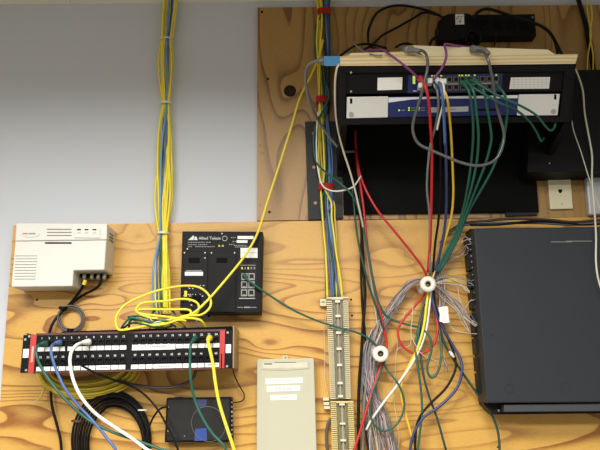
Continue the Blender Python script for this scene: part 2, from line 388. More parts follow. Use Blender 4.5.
# ------------------------------------------------------------------ patch panel
pl = Plane(None, None, .15)
pp = thing('patch_panel', 'long black patch panel with two rows of numbered ports and red end strips', 'patch panel', W(127, 352, .02))
TL, TR, BR, BL = (23.3, 335), (233, 330.2), (232.3, 368), (20, 373)
def st(s, t):
    a = (TL[0]+(TR[0]-TL[0])*s, TL[1]+(TR[1]-TL[1])*s); b_ = (BL[0]+(BR[0]-BL[0])*s, BL[1]+(BR[1]-BL[1])*s)
    return (a[0]+(b_[0]-a[0])*t, a[1]+(b_[1]-a[1])*t)
def strect(m, s0, t0, s1, t1, w, th, mi=0): return m.slab(pl, [st(s0, t0), st(s1, t0), st(s1, t1), st(s0, t1)], w, th, mi)
strect(MB(), 0, 0, 1, 1, 0, .004).build('face_plate', blackp, pp, bevel=.001)
maroon = mat('maroon_edge', (84, 44, 40), .5)
strect(MB(), .06, -.035, .965, .02, .001, .012).build('top_lip', maroon, pp)
strect(MB(), .06, .98, .965, 1.02, .001, .012).build('bottom_lip', maroon, pp)
for a, c_ in ((.037, .064), (.938, .962)):
    rs = strect(MB(), a, 0, c_, 1, .003, .003).build('red_strip', redp, pp)
strect(MB(), .946, .62, .951, 1., .0036, .001).build('strip_groove', hole_m, rs)
strect(MB(), .046, .3, .055, .72, .0034, .0006).build('strip_print', mat('pink_print', (236, 170, 160), .6), pp)
for a, c_ in ((.006, .033), (.967, .992)): strect(MB(), a, .37, c_, .60, .0008, .0008).build('end_label', label_w, pp)
for s_, t_ in ((.03, .04), (.012, .12), (.028, .93), (.975, .06), (.975, .95)):
    x, y = st(s_, t_); screw(pp, pl, x, y, .0026, steel, .0005)
back = MB()
pb = Plane(None, None, .138)
back.slab(pb, [(62, 331.5), (231.5, 326.3), (230, 366), (45, 370)], 0, .05)
back.build('punch_down_back', hole_m, pp)
br_m = mat('bracket_metal', (150, 130, 104), .4, .2)
xr = pl.pt(233, 348).x; zt = pl.pt(233, 328).z+.004; zb = pl.pt(232, 368).z
MB().box((xr-.0005, -.149, zb), (xr+.0022, -.018, zt)).build('bracket', br_m, pp)
xl = pl.pt(21, 350).x; MB().box((xl+.006, -.146, zb), (xl+.009, -.018, zt-.01)).build('bracket', br_m, pp)
jackm = mat('jack_black', (24, 23, 26), .4)
def S(i):  # column centre, 0..23
    return .0905+.0353*i if i < 12 else .538+.0348*(i-12)
for row in range(2):
    for i in range(24):
        s_ = S(i); tn, tp, tl = (.10, .23, .33) if row == 0 else (.60, .72, .85)
        m = MB(); hs = .0145
        strect(m, s_-hs, tp-.085, s_+hs, tp-.045, .004, .004); strect(m, s_-hs, tp+.06, s_+hs, tp+.085, .004, .004)
        strect(m, s_-hs, tp-.045, s_-hs*.72, tp+.06, .004, .004); strect(m, s_+hs*.72, tp-.045, s_+hs, tp+.06, .004, .004)
        strect(m, s_-hs*.72, tp-.045, s_+hs*.72, tp+.06, .0008, .0008, 1)
        strect(m, s_-hs*.3, tp+.02, s_+hs*.3, tp+.06, .003, .003)
        prt = m.build('port', [jackm, hole_m], pp)
        x, y = st(s_, tn)
        if not (row == 1 and i in (4, 22)): text(str(i+1+24*row), pl, x, y, 2.0, print_w, prt, 'port_number', .0006, 1.2, bold=.02)
        merged = (row == 0 and 12 <= i < 18) or (row == 1 and i in (8, 9, 15, 16, 17, 22, 23))
        if not merged:
            strect(MB(), s_-.0158, tl, s_+.0158, tl+.115, .0012, .001).build('port_label', label_w, pp)
for a, c_, t0, t1 in ((12, 17, .31, .47), (8, 9, .0, 0), (15, 17, 0, 0), (22, 23, 0, 0)):
    if t1 == 0: t0, t1 = .85, .965
    strect(MB(), S(a)-.0158, t0, S(c_)+.0158, t1, .0018, .0014).build('port_label', label_w, pp)
pr = MB()
for a, c_, t in ((S(14), S(16), .39), (S(8)+.005, S(9), .91), (S(22), S(23), .9), (S(15)+.01, S(17)-.01, .91)):
    x = a
    while x < c_: strect(pr, x, t-.018, x+.006, t+.018, .0022, .0004); x += .0085
pr.build('handwriting', print_g, pp)

# ------------------------------------------------------------------ dark glossy box lower left
pl = Plane(None, None, .055)
db = thing('fibre_box', 'small black plastic box with clear film lid and blue tape at the bottom left', 'junction box', W(198, 420, .02))
MB().slab(pl, [(166.5, 397.8), (231.5, 397), (232.5, 442), (164.5, 442.5)], 0, .036).build('tray', blackp, db, bevel=.002)
MB().slab(pl, [(168, 399.5), (229.5, 398.6), (229.8, 440), (166.5, 440.6)], .0025, .002).build('lid', mat('smoked_lid', (46, 45, 44), .12, var=.25, scale=14, coat=.6), db, bevel=.0008)
bt = mat('blue_tape', (52, 76, 150), .35)
MB().slab(pl, [(197, 399.5), (207, 399.3), (206, 407), (198, 407.5)], .0029, .0004).build('tape', mat('dull_blue_tape', (52, 62, 104), .35), db)
MB().slab(pl, [(195, 429), (206.5, 428), (207, 440.5), (194.5, 441)], .0029, .0004).build('tape', bt, db)
MB().tube([pl.pt(208.5+17*math.cos(a*math.pi/10)-1.2*math.sin(a*math.pi/10), 424-17.5*math.sin(a*math.pi/10)*1.0, .0035) for a in range(20)], .0005, 5, 3, closed=True).build('fibre_loop', cable_mat('grey'), db)
for x in (179, 225): MB().rect(pl, x-4, 396.8, x+4, 399, .001, .004).build('lid_clip', jackm, db)
for x in (177, 223): MB().rect(pl, x-4, 440.6, x+4, 442.6, .0015, .004).build('lid_clip', jackm, db)
for k in range(8): MB().rect(pl, 231.3, 401.5+k*4.6, 232.5, 403+k*4.6, .001, .002).build('side_mark', print_g, db)
screw(db, pl, 168.5, 407, .0015, steel, .003); screw(db, pl, 168, 431, .0015, steel, .003); screw(db, pl, 184.5, 436, .0012, steel, .003); screw(db, pl, 232, 412, .002, steel, .0)

# ------------------------------------------------------------------ beige panel
pl = Plane(None, None, .05)
bp = thing('cover_panel', 'tall flat beige plastic panel with clear label window and three white labels', 'wall panel', W(286, 420, .02))
MB().slab(pl, [(257, 359.3), (313, 358), (314, 359), (317.5, 480), (256.5, 480)], 0, .031).build('housing', beige, bp, bevel=.003)
MB().slab(Plane(None, None, .025), [(282.5, 355.5), (288, 355.5), (288, 362), (282.5, 362)], 0, .005).build('mounting_tab', beige, bp)
screw(bp, Plane(None, None, .025), 285.4, 357.6, .0014, hole_m)
MB().slab(pl, [(261.5, 361.3), (308.8, 360.8), (309, 368.6), (284, 370.2), (261.8, 369.6)], .0016, .002).build('window_recess', mat('window_grey', (196, 190, 166), .2, var=.15, scale=30), bp)
MB().slab(pl, [(262.8, 363), (307.5, 362.2), (307.6, 367.6), (263, 368.2)], .002, .0006).build('window_insert', mat('window_insert', (212, 208, 190), .15, var=.1, scale=70), bp)
MB().rect(pl, 264, 363.2, 272, 364.6, .0024, .0004).rect(pl, 274.5, 362, 296, 362.8, .0024, .0004).build('window_print', mat('window_print', (120, 116, 104), .5), bp)
for q in ([(265.5, 378.8), (302.8, 377.6), (302.8, 383), (265.7, 384.4)], [(266.6, 386.2), (300, 385.2), (300, 390.7), (266.8, 391.8)], [(270.3, 395.2), (296.8, 394.6), (297, 399.6), (270.5, 400.4)]):
    MB().slab(pl, q, .0007, .0008).build('label', label_w, bp)
pr = MB()
for xa, xb, y in ((275, 294, 380.9), (276, 291, 388.4), (280, 288, 397.5)):
    x = xa
    while x < xb: l = random.uniform(.7, 2); pr.rect(pl, x, y-.4, x+l*.7, y+.5, .0011, .0003); x += l+.3
pr.build('label_print', print_g, bp)

# ------------------------------------------------------------------ punch-down blocks
def block(tl, tr, brr, bl, label, tint, ang_m, rows, clips):
    pl = Plane(None, None, .045)
    t = thing('punch_down_block', label, 'wiring block', W((tl[0]+tr[0])/2, (tl[1]+bl[1])/2, .02))
    def q(s, t_): 
        a = (tl[0]+(tr[0]-tl[0])*s, tl[1]+(tr[1]-tl[1])*s); b_ = (bl[0]+(brr[0]-bl[0])*s, bl[1]+(brr[1]-bl[1])*s)
        return (a[0]+(b_[0]-a[0])*t_, a[1]+(b_[1]-a[1])*t_)
    def R(m, s0, t0, s1, t1, w, th, mi=0): return m.slab(pl, [q(s0, t0), q(s1, t0), q(s1, t1), q(s0, t1)], w, th, mi)
    R(MB(), .04, 0, .96, 1, -.008, .02).build('base', tint, t, bevel=.001)
    te = MB()
    for i in range(rows):
        for s0, s1 in ((0, .25), (.75, 1)):
            R(te, s0, (i+.18)/rows, s1, (i+.76)/rows, .002, .012)
    o = te.build('row_of_teeth', tint, t); o['kind'] = 'stuff'
    pins = MB()
    for i in range(rows):
        for s0 in (.29, .37, .60, .68): R(pins, s0, (i+.1)/rows, s0+.035, (i+.85)/rows, .0, .009)
    o = pins.build('metal_pins', mat('pin_metal', (130, 124, 108), .4, .3), t); o['kind'] = 'stuff'
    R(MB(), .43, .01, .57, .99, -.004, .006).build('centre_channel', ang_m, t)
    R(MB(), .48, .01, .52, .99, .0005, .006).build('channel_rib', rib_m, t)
    for c_ in clips: R(MB(), .38, c_-.012, .62, c_+.012, .0035, .01).build('clip', cr1x, t)
    R(MB(), .0, -.012, 1, .012, .002, .03).build('end_cap', tint, t)
    return t
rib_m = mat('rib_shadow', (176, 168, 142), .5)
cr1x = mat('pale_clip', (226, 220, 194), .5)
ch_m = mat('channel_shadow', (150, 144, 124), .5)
cr1 = mat('cream_plastic', (216, 206, 172), .5); cr2 = mat('yellowed_plastic', (216, 198, 134), .5)
b1 = block((326.5, 298.5), (348.3, 298), (350.8, 399), (330.5, 399.5), 'upper ivory punch-down wiring block below the yellow and blue bundle', cr1, ch_m, 50, (.03, .175, .34, .5, .66, .84, .97))
b2 = block((330.5, 402), (353.3, 402), (356.5, 482), (333, 482), 'lower yellowed punch-down wiring block at the bottom edge of the view', cr2, ch_m, 38, (.03, .27, .48, .7))
for x, y in ((320, 299), (323, 397.5), (323.5, 402), (324, 406)):
    h = 7 if y == 299 else 3.2
    MB().rect(Plane(None, None, .035), x, y, x+(6.5 if y == 299 else 6), y+h, 0, .016).build('side_lug', cr1, b1, bevel=.0008)
MB().rect(Plane(None, None, .035), 321.5, 301.6, 325, 302.4, .0005, .001).build('lug_slot', hole_m, b1)

# ------------------------------------------------------------------ spools
for (x, y, lb) in ((428.3, 284, 'white ceramic wiring spool with cables gathered behind it, beside the dark grey cabinet'), (380.8, 353.8, 'white ceramic wiring spool right of the ivory wiring block')):
    c = W(x, y, .018); D = Plane(None, None, .082).pt(x, y); c = Vector((D.x, -.018, D.z)); n = (0, -1, 0)
    t = MB().lathe(c, n, [(.0062, .058), (.0068, .0645), (.009, .066), (.0165, .0655), (.0185, .062), (.0186, .054), (.017, .050), (.010, .046), (.009, .02), (.012, .008), (.018, .002), (.018, 0), (.0, 0)], 32).build('wiring_spool', mat('ceramic', (232, 228, 214), .3, var=.02))
    tag(t, lb, 'spool')
    MB().lathe(c, n, [(0, .050), (.0063, .050), (.0063, .061), (.0060, .061)], 20).build('hole', mat('hole_grey', (96, 90, 74), .6), t)
    MB().disc(c+Vector((0, -.05, 0)), n, .0028, .004, 10).build('screw', brass, t)

# ------------------------------------------------------------------ rack
TILT = 24
RP = Plane(460, 64, .30, TILT); n = RP.n
rk = thing('equipment_rack', 'black wooden wall rack with a raw plywood top holding two network devices', 'rack', W(430, 170, .02))
o = MB().slab(RP, [(325, 56.5), (450, 56), (578.4, 54), (575.5, 63.8), (450, 65.3), (326, 66)], .004, .31).build('top_board', ply_edge, rk, bevel=.0008)
bt2 = mat('sky_blue_tape', (70, 140, 190), .45)
MB().slab(RP, [(324, 56.2), (340, 56), (340, 65.6), (324, 65.8)], .0052, .10).build('tape', bt2, rk, bevel=.0006)
fr = MB()
fr.slab(RP, [(341, 65.4), (576.5, 63.4), (575.3, 71.2), (341, 72.8)], 0, .012)
fr.slab(RP, [(339.5, 118.8), (568.8, 116.2), (567.3, 122), (339, 125)], 0, .012)
fr.slab(RP, [(341, 72.8), (346, 72.8), (345, 119), (339.5, 119)], 0, .012)
fr.slab(RP, [(564.5, 71.2), (575.3, 71.2), (568.8, 116.2), (560, 116.2)], 0, .012)
fr.build('face_frame', black_m, rk)
def side(pxt, pxb, thick, nm='side_panel'):
    a = RP.pt(*pxt, -.013); b_ = RP.pt(*pxb, -.013); zb = W(430, 215.5).z
    x = a.x; prof = [(a.y, a.z), (b_.y, b_.z), (-.018-.02, b_.z-.05), (-.018, b_.z-.07), (-.018, a.z+.10), (a.y+.1, a.z+.045)]
    l = [Vector((x, y, z)) for y, z in prof]; r = [p+Vector((thick, 0, 0)) for p in l]
    MB().prism(l, r).build(nm, black_m, rk)
side((341, 67), (339, 124), .014)
side((575.5, 66), (567.5, 122), -.016)
xa = RP.pt(341, 67).x+.015; xb = RP.pt(575.5, 66).x-.017
zb = W(430, 215.5).z; ztop = RP.pt(341, 67).z+.09
MB().box((xa, -.028, zb), (xb, -.018, ztop)).build('back_board', mat('matte_black', (13, 13, 14), .9), rk)
MB().slab(RP, [(346, 119.5), (564, 117), (562.5, 121.5), (344.5, 124)], -.013, .2).build('bottom_shelf', black_m, rk)
PF = Plane(None, None, .026)
fl = MB().slab(PF, [(305, 121.5), (341, 121), (343, 218), (308.3, 219.6)], 0, .008).build('mounting_flange', mat('worn_black_paint', (36, 37, 40), .4, var=.35, scale=14), rk)
for x, y in ((313.5, 133.5), (313.8, 167.3), (315.3, 203)): screw(rk, PF, x, y, .0042, brass)
MB().slab(PF, [(500, 168), (531, 168), (537.5, 215), (506, 216)], 0, .008).build('mounting_flange', MATS['worn_black_paint'], rk)
for x, y in ((524, 166), (528, 199.5)): screw(rk, PF, x, y, .003, darkm)
for x, y in ((351, 72.5), (351, 91.5)): screw(rk, RP, x, y, .0024, steel, -.001)
# loose boards on top
p_ = Plane(460, 64, .30, TILT)
o = MB().slab(RP, [(347, 56.3), (352, 53), (411, 51.4), (424, 56.1)], -.006, .22).build('plywood_offcut', ply_edge)
tag(o, 'thin pale wood offcut lying on the left half of the rack top', 'board')
o = MB().slab(RP, [(424, 56.1), (412, 45.2), (430, 46), (548, 49.6), (555, 54.3), (470, 55.8)], -.006, .22).build('plywood_offcut', mat('pale_wood', (236, 226, 188), .6, var=.06, scale=20))
tag(o, 'wide pale wood board lying on the right half of the rack top', 'board')

# upper switch
sw = thing('rack_switch', 'black rack switch with blue port section, upper of the two devices in the rack', 'network switch', RP.pt(455, 84, -.05))
MB().slab(RP, [(346, 73), (563.8, 71.3), (561.5, 91.5), (345.4, 94)], -.006, .18).build('housing', blackp, sw)
devblue = mat('device_blue', (22, 38, 96), .35)
MB().slab(RP, [(408, 75.5), (502.6, 73.4), (502, 92), (407.5, 93.2)], -.0052, .001).build('port_section', devblue, sw)
psp = MB().slab(RP, [(418, 77.5), (499.5, 76), (499, 90), (418, 91.2)], -.0047, .001).build('port_strip', mat('port_strip', (26, 26, 32), .4), sw)
for q in ([(377.7, 77.8), (402.5, 77.3), (402, 89.6), (377.4, 90.3)], [(511, 77.5), (550.2, 77), (549, 88.6), (509.3, 89)]):
    MB().slab(RP, q, -.005, .001).build('label', label_w if q[0][0] < 400 else mat('grid_label', (222, 222, 218), .6, var=.05, scale=300), sw)
pr = MB()
for k in range(4): pr.rect(RP, 512-.15*k, 79.5+k*2.4, 549, 79.8+k*2.4, -.0046, .0003)
for k in range(9): pr.rect(RP, 514+k*4, 77.6, 514.25+k*4, 88.6, -.0046, .0003)
pr.build('label_grid', mat('faint_print', (182, 182, 184), .6), sw)
MB().rect(RP, 412.7, 75.8, 415.3, 84, -.004, .001).build('status_light', led, sw)
MB().rect(RP, 413, 90.6, 417, 91.4, -.004, .001).build('small_print', print_w, sw)
MB().slab(RP, [(420, 83.6), (498, 82.3), (498, 84), (420, 85.2)], -.0038, .0014).build('divider', mat('grey_divider', (150, 148, 146), .4), sw)
for i in range(12):
    x = 423+i*6.65
    for j, y in enumerate((80.2, 88)): port(psp, RP, x, y-.0165*(x-420), 5.6, 6.2, mat('dark_port', (92, 90, 92), .4), -.0025)
for i, x in enumerate((419.6, 432, 434.7, 441.3, 459.5, 462.2, 466, 468.7, 474.8, 496.3)):
    MB().rect(RP, x-.8, 75.4-.016*(x-420), x+.8, 76.8-.016*(x-420), -.003, .001).build('status_light', led, sw)
# lower router
rt = thing('rack_router', 'blue-fronted rack router with light grey end plates, lower of the two devices in the rack', 'router', RP.pt(455, 107, -.05))
MB().slab(RP, [(388, 97), (518.5, 94.8), (517, 115.3), (388, 117.8)], -.004, .18).build('housing', devblue, rt, bevel=.001)
ear = mat('light_grey_metal', (214, 214, 210), .4, .1, var=.03)
for q in ([(347, 97), (388.2, 96.4), (387.8, 117.4), (346.4, 118.4)], [(519, 94.4), (560, 94), (557.6, 115.3), (517, 115.6)]):
    MB().slab(RP, q, -.001, .004).build('end_plate', ear, rt, bevel=.0008)
for x, y in ((351.2, 101), (555.3, 97)): MB().slab(RP, [(x-1.2, y-2.6), (x+1.2, y-2.6), (x+1.2, y+2.6), (x-1.2, y+2.6)], -.0006, .001).build('slot', hole_m, rt, bevel=.0015)
for x, y in ((351.3, 114.3), (553.4, 111.3)): screw(rt, RP, x, y, .0055, steel, -.0006)
whitep = mat('white_gloss', (226, 228, 230), .3)
MB().slab(RP, [(388.4, 97.6), (430, 96.8), (517.8, 95.2), (517.5, 98.2), (440, 98.6), (412, 99.4), (388.4, 102.6)], -.0034, .001).build('white_sweep', whitep, rt)
MB().slab(RP, [(428, 107.5), (468.5, 106.4), (468.3, 111.5), (428, 112.6)], -.0034, .001).build('name_plate', mat('plate_silver', (186, 186, 190), .35, .2), rt)
MB().rect(RP, 448, 108.8, 456, 109.8, -.003, .0003).build('small_print', print_g, rt)
MB().slab(RP, [(477, 109), (498, 108.6), (497.8, 110.6), (477, 111)], -.0034, .001).build('dark_slot', hole_m, rt)
for x, y in ((399.2, 110.3), (409, 107.9), (409, 110.2), (419, 107.9), (419, 110.2)):
    MB().rect(RP, x-.8, y-.7, x+.8, y+.7, -.003, .001).build('status_light', led if (x, y) != (419, 110.2) else print_g, rt)
    MB().rect(RP, x+2, y-.3, x+6, y+.3, -.003, .0003).build('small_print', print_g, rt)

# black box at right
pl = Plane(None, None, .10)
o = MB().slab(pl, [(531, 70.5), (640, 69), (650, 170), (527.5, 172.5)], 0, .081).build('mounting_box', black_m, bevel=.001)
tag(o, 'large black box on the plywood right of the rack, above the phone jack', 'wall box')
for x, y in ((549.5, 163.5),): screw(o, pl, x, y, .0016, steel)

# ------------------------------------------------------------------ phone jack
pl = Plane(None, None, .026)
jk = thing('phone_jack', 'ivory telephone jack plate on plywood under the black box', 'wall plate', W(560, 191, .018))
MB().slab(pl, [(547.2, 172.3), (570.3, 172.3), (573.3, 208.8), (550.4, 209.3)], 0, .0075).build('plate', mat('ivory_plastic', (222, 214, 180), .4, var=.02), jk, bevel=.002)
MB().slab(pl, [(558.4, 189.3), (562.2, 189.3), (562.2, 191.3), (561, 193), (559.5, 193), (558.4, 191.3)], .0006, .001).build('socket', hole_m, jk)
screw(jk, pl, 559, 176.5, .002, steel); screw(jk, pl, 562, 204, .002, steel)
pl = Plane(None, None, .04)
o = MB().slab(pl, [(586, 174), (612, 172), (614, 213), (589.5, 215)], 0, .02).build('jack_cover', mat('frosted_plastic', (200, 202, 206), .3, var=.12, scale=40, trans=.25), bevel=.004)
tag(o, 'frosted plastic jack cover at the right edge beside the ivory phone jack', 'cover')

# ------------------------------------------------------------------ dark cabinet
pl = Plane(None, None, .12)
kb = thing('phone_system_cabinet', 'large dark grey phone system cabinet with side connectors at the right', 'cabinet', W(540, 320, .02))
cab = mat('charcoal_metal', (49, 52, 57), .5, var=.05, scale=9)
MB().slab(pl, [(474, 228.2), (640, 226), (650, 402), (486.8, 403)], 0, .085).build('cover', cab, kb, bevel=.003)
cabd = mat('dark_cabinet', (28, 28, 31), .5)
pm = Plane(None, None, .062)
MB().slab(pm, [(469.5, 229), (640, 226.5), (650, 402), (483, 402)], 0, .042).build('chassis', cabd, kb)
MB().slab(Plane(None, None, .075), [(484, 402.3), (650, 400), (652, 412.8), (493.5, 414.5), (484, 404.5)], 0, .05).build('bottom_tray', cabd, kb)
MB().slab(Plane(None, None, .11), [(504, 404.7), (650, 403), (650, 410.8), (504.5, 412)], 0, .03).build('bottom_bar', mat('bar_grey', (62, 64, 68), .45), kb, bevel=.0015)
screw(kb, Plane(None, None, .076), 498.5, 410.5, .0025, steel)
for x, y in ((509.5, 388.8), (565.5, 387)):
    c = pl.pt(x, y, .0); MB().lathe(c, pl.n, [(.0095, 0), (.0098, .0009), (.0106, .0009), (.011, 0)], 24).build('knockout', cab, kb)
for x, y in ((489.5, 335), (474.5, 300)): screw(kb, pl, x+2, y, .0013, hole_m)
MB().rect(pl, 551, 241.6, 572, 242.2, .0003, .0003, sk=.0).rect(pl, 566, 240.8, 592, 241.4, .0003, .0003).build('scratch', print_g, kb)
xs0 = lambda y: 467.5+(y-235)*.085
for k, (y0, y1) in enumerate(((236, 252), (253.5, 270), (272, 288), (290, 309), (314, 336), (338, 354), (357, 371), (373, 393))):
    c_ = MB(); c_.slab(Plane(None, None, .075), [(xs0(y0)-1, y0), (xs0(y0)+6.5, y0), (xs0(y1)+6.5, y1), (xs0(y1)-1, y1)], 0, .04)
    c_.build('connector_block', cabd, kb)
    for j in range(3):
        yy = y0+2.5+j*(y1-y0-5)/2
        MB().rect(Plane(None, None, .0765), xs0(yy)+1.5, yy-.6, xs0(yy)+4.5, yy+.6, 0, .002).build('contact', steel if k < 6 else hole_m, kb)

# ------------------------------------------------------------------ power gear over rack
pl = Plane(None, None, .07)
t = thing('power_adapter', 'black power brick with small white sticker on the wall above the rack', 'power adapter', W(452, 26, .02))
MB().slab(pl, [(438, 22), (443, 15.5), (449, 13.5), (468, 13), (474, 16), (475, 37), (452, 41), (438.5, 39)], 0, .05).build('housing', blackp, t, bevel=.003)
MB().slab(pl, [(455.3, 14.2), (464, 14), (464.3, 24.3), (455.5, 24.5)], .0006, .0006).build('sticker', label_w, t)
pr = MB(); rg = random.Random(9)
for i in range(16): x = rg.uniform(456, 462.5); y = rg.uniform(15, 23); pr.rect(pl, x, y, x+1.2, y+.8, .001, .0003)
pr.build('sticker_print', print_g, t)
pl2 = Plane(None, None, .055)
t = thing('power_strip', 'long black power strip beside the power brick above the rack', 'power strip', W(505, 26, .02))
MB().slab(pl2, [(472, 14.5), (535, 13.8), (536.5, 35.8), (473, 36.5)], 0, .036).build('housing', blackp, t, bevel=.002)
for i in range(4):
    MB().slab(pl2, [(480+i*13, 20.5), (489+i*13, 20.4), (489.4+i*13, 30), (480.4+i*13, 30.1)], .0006, .001).build('outlet', hole_m, t)
screw(t, pl2, 532.5, 17.5, .002, steel); screw(t, pl2, 533.5, 24, .002, steel)
o = MB()
for k in range(5): o.tube([W(472+7.5*math.cos(a*math.pi/6)+k*.5, 38-(6+k*.4)*math.sin(a*math.pi/6), .07+.008*math.sin(a+k)) for a in range(12)], .0028, 6, 4, closed=True)
tag(o.build('power_cord_coil', cable_mat('black')), 'tied black cord coil hanging under the power brick', 'cord')

# ------------------------------------------------------------------ bundles
def interp(tab, y, k):
    for a, b_ in zip(tab, tab[1:]):
        if y <= b_[0]: f = (y-a[0])/(b_[0]-a[0]); return a[k]+(b_[k]-a[k])*f
    return tab[-1][k]
def bundle(tab, strands, depth0, r, group_fmt, step=16, seed=1, jit=.16):
    """tab rows: y, centre x, half width ; strands: (colour, offset fn or number, layer, label)"""
    y0, y1 = tab[0][0], tab[-1][0]; rg = random.Random(seed)
    for col, off, layer, label, grp in strands:
        pts = []; y = y0; ph = rg.uniform(0, 6)
        while y < y1+1e-3:
            a = off(y) if callable(off) else off
            a += jit*math.sin(y*.045+ph)+rg.uniform(-.06, .06)
            hw = interp(tab, y, 2); cx = interp(tab, y, 1); dd = depth0(y) if callable(depth0) else depth0
            pts.append((cx+a*hw, y, dd+layer*.0048*min(1, hw/6)))
            y += step
        cable(label, col, pts, r, group=grp, sub=4)
LB = [(-6, 171, 7), (0, 170.5, 7), (22, 168, 6.5), (39, 166, 5), (60, 165.5, 6.5), (85, 165.8, 5.5), (103, 166, 3.6), (125, 165, 7), (160, 163.5, 7.5), (200, 163, 8), (233, 163, 4.2), (260, 162, 7.5), (300, 162, 7.5), (322, 163, 6)]
yl = 'yellow network cable in the long bundle dropping left of centre from the ceiling'
G1 = 'yellow cables in the left bundle'
blue_off = lambda y: .1 if y < 110 else max(-1.05, .1-(y-110)*.0065)
bundle(LB, [('yellow', -.9, 0, 'leftmost yellow cable of the left ceiling bundle', None), ('yellow', -.6, 1, yl, G1), ('yellow', -.35, 0, yl, G1), ('yellow', .35, 0, yl, G1), ('yellow', .6, 1, yl, G1), ('yellow', .98, 0, 'rightmost yellow cable of the left ceiling bundle', None), ('olive', .1, 0, yl, G1), ('yellow', .75, 1.6, yl, G1), ('yellow', -.75, 1.5, yl, G1), ('yellow', lambda y: .15 if y > 150 else .5, 1.4, yl, G1), ('yellow', lambda y: -.2 if y < 110 else .4, 1.3, yl, G1),
            ('sky', blue_off, 2, 'blue network cable in front of the left yellow bundle', None), ('blue', lambda y: blue_off(y)+.3 if y < 110 else blue_off(y)+.22, 1.6, 'darker blue cable beside the blue one in the left bundle', None),
            ('green', lambda y: .35 if y < 110 else -.1, .4, 'single green cable buried in the left yellow bundle', None)],
       lambda y: .026 if y < 220 else .040 if y < 260 else .10 if y > 300 else .06, .0027, None, seed=3)
CB = [(-6, 322, 7), (12, 323.5, 4.8), (40, 323.5, 7), (70, 323.5, 6.5), (100, 322.5, 4.6), (130, 324.5, 6), (160, 326.5, 7), (187, 326, 5.5), (220, 328, 7), (260, 332, 6.5), (300, 335.5, 8)]
y2 = 'yellow network cable in the centre bundle feeding the upper wiring block'; b2_ = 'blue network cable in the centre bundle feeding the upper wiring block'
G2, G3 = 'yellow cables in the centre bundle', 'blue cables in the centre bundle'
bundle(CB, [('yellow', -.9, 1, 'leftmost yellow cable of the centre bundle', None), ('yellow', lambda y: -.45 if y < 200 else .75, 2, y2, G2), ('yellow', lambda y: -.25 if y < 200 else .15, .4, y2, G2), ('olive', lambda y: -.6 if y < 200 else .9, .3, y2, G2),
            ('navy', .2, 0, b2_, G3), ('blue', lambda y: .55 if y < 210 else -.35, 1.4, b2_, G3), ('blue', lambda y: .8 if y < 210 else .45, 1, b2_, G3), ('sky', lambda y: .0 if y > 200 else .6, 1.2, b2_, G3),
            ('dark_green', lambda y: .95 if y < 110 else -.1, 1.6, 'dark green cable on the right of the centre bundle near the ceiling', None), ('green', lambda y: -1.1 if 20 < y < 60 else (.1 if y < 200 else -.95), .6, 'green cable winding through the centre bundle', None)],
       lambda y: .026 if y < 200 else .03, .0025, None, seed=5)
def tie(px, py, hw, h, depth, m, label, cat='tie', name='cable_tie'):
    c = W(px, py, depth); pts = [W(px+hw*math.cos(a*math.pi/8), py, depth)+Vector((0, -.0095*math.sin(a*math.pi/8), 0)) for a in range(16)]
    v = []; hh = h*.0023/2; mb = MB(); N = 16; vs = []
    for p in pts: vs += [p+Vector((0, 0, hh)), p-Vector((0, 0, hh))]
    o = [p+(p-c).normalized()*.0015 for p in pts]
    for p in o: vs += [p+Vector((0, 0, hh)), p-Vector((0, 0, hh))]
    fs = []
    for i in range(N):
        j = (i+1) % N
        fs += [[2*i, 2*i+1, 2*j+1, 2*j], [2*N+2*i, 2*N+2*j, 2*N+2*j+1, 2*N+2*i+1], [2*i, 2*j, 2*N+2*j, 2*N+2*i], [2*i+1, 2*N+2*i+1, 2*N+2*j+1, 2*j+1]]
    tag(mb.add(vs, fs).build(name, m), label, cat)
velcro = mat('red_velcro', (170, 30, 26), .9, var=.2, scale=200); clearm = mat('clear_tie', (214, 214, 200), .4)
tie(324, 12, 6, 7, .034, velcro, 'red hook strap on the centre bundle near the ceiling'); tie(322.5, 100, 6, 7.5, .034, velcro, 'red hook strap on the centre bundle level with the rack devices')
tie(326, 187, 7.2, 6.5, .036, velcro, 'bright red hook strap on the centre bundle beside the black flange')
tie(166, 39, 6.5, 1.6, .034, clearm, 'thin clear tie near the top of the left bundle'); tie(166, 103, 5, 2.2, .034, clearm, 'thin clear tie halfway down the bundle over the white wall'); tie(163, 233, 5.5, 2.2, .046, clearm, 'thin clear tie on the left bundle beside the square black switch')

# ------------------------------------------------------------------ loose cables, left side
cable('long yellow cable slanting from the centre bundle down across the square switch', 'yellow', [(323, 40, .035), (319, 56, .04), (311, 76, .045), (300, 98, .05), (291, 128, .06), (281, 160, .06), (268, 200, .06), (258, 232, .085), (246, 254, .10), (228, 277, .12), (205, 303, .14), (190, 315, .15), (170, 322, .15), (150, 326, .13)], .0029)
cable('yellow cable in the widest loop above the patch panel', 'yellow', [(186, 318, .13), (168, 322, .15), (140, 327, .16), (121, 330, .16), (116.5, 326, .16), (116.5, 316, .15), (125, 305, .14), (140, 297, .14), (160, 290, .14), (182, 286, .13), (198, 287, .13), (208, 294, .13), (211, 303, .135), (208, 310, .14), (200, 315, .145), (184, 316, .15), (168, 323, .14)], .0027)
cable('yellow cable in the middle loop above the patch panel', 'yellow', [(166, 324, .14), (150, 318, .15), (137, 312, .15), (138, 306, .145), (145, 302.5, .14), (165, 301, .14), (184, 299, .135), (196, 302, .135), (199, 308, .14), (195, 314, .145), (182, 317, .15), (164, 321, .15)], .0026)
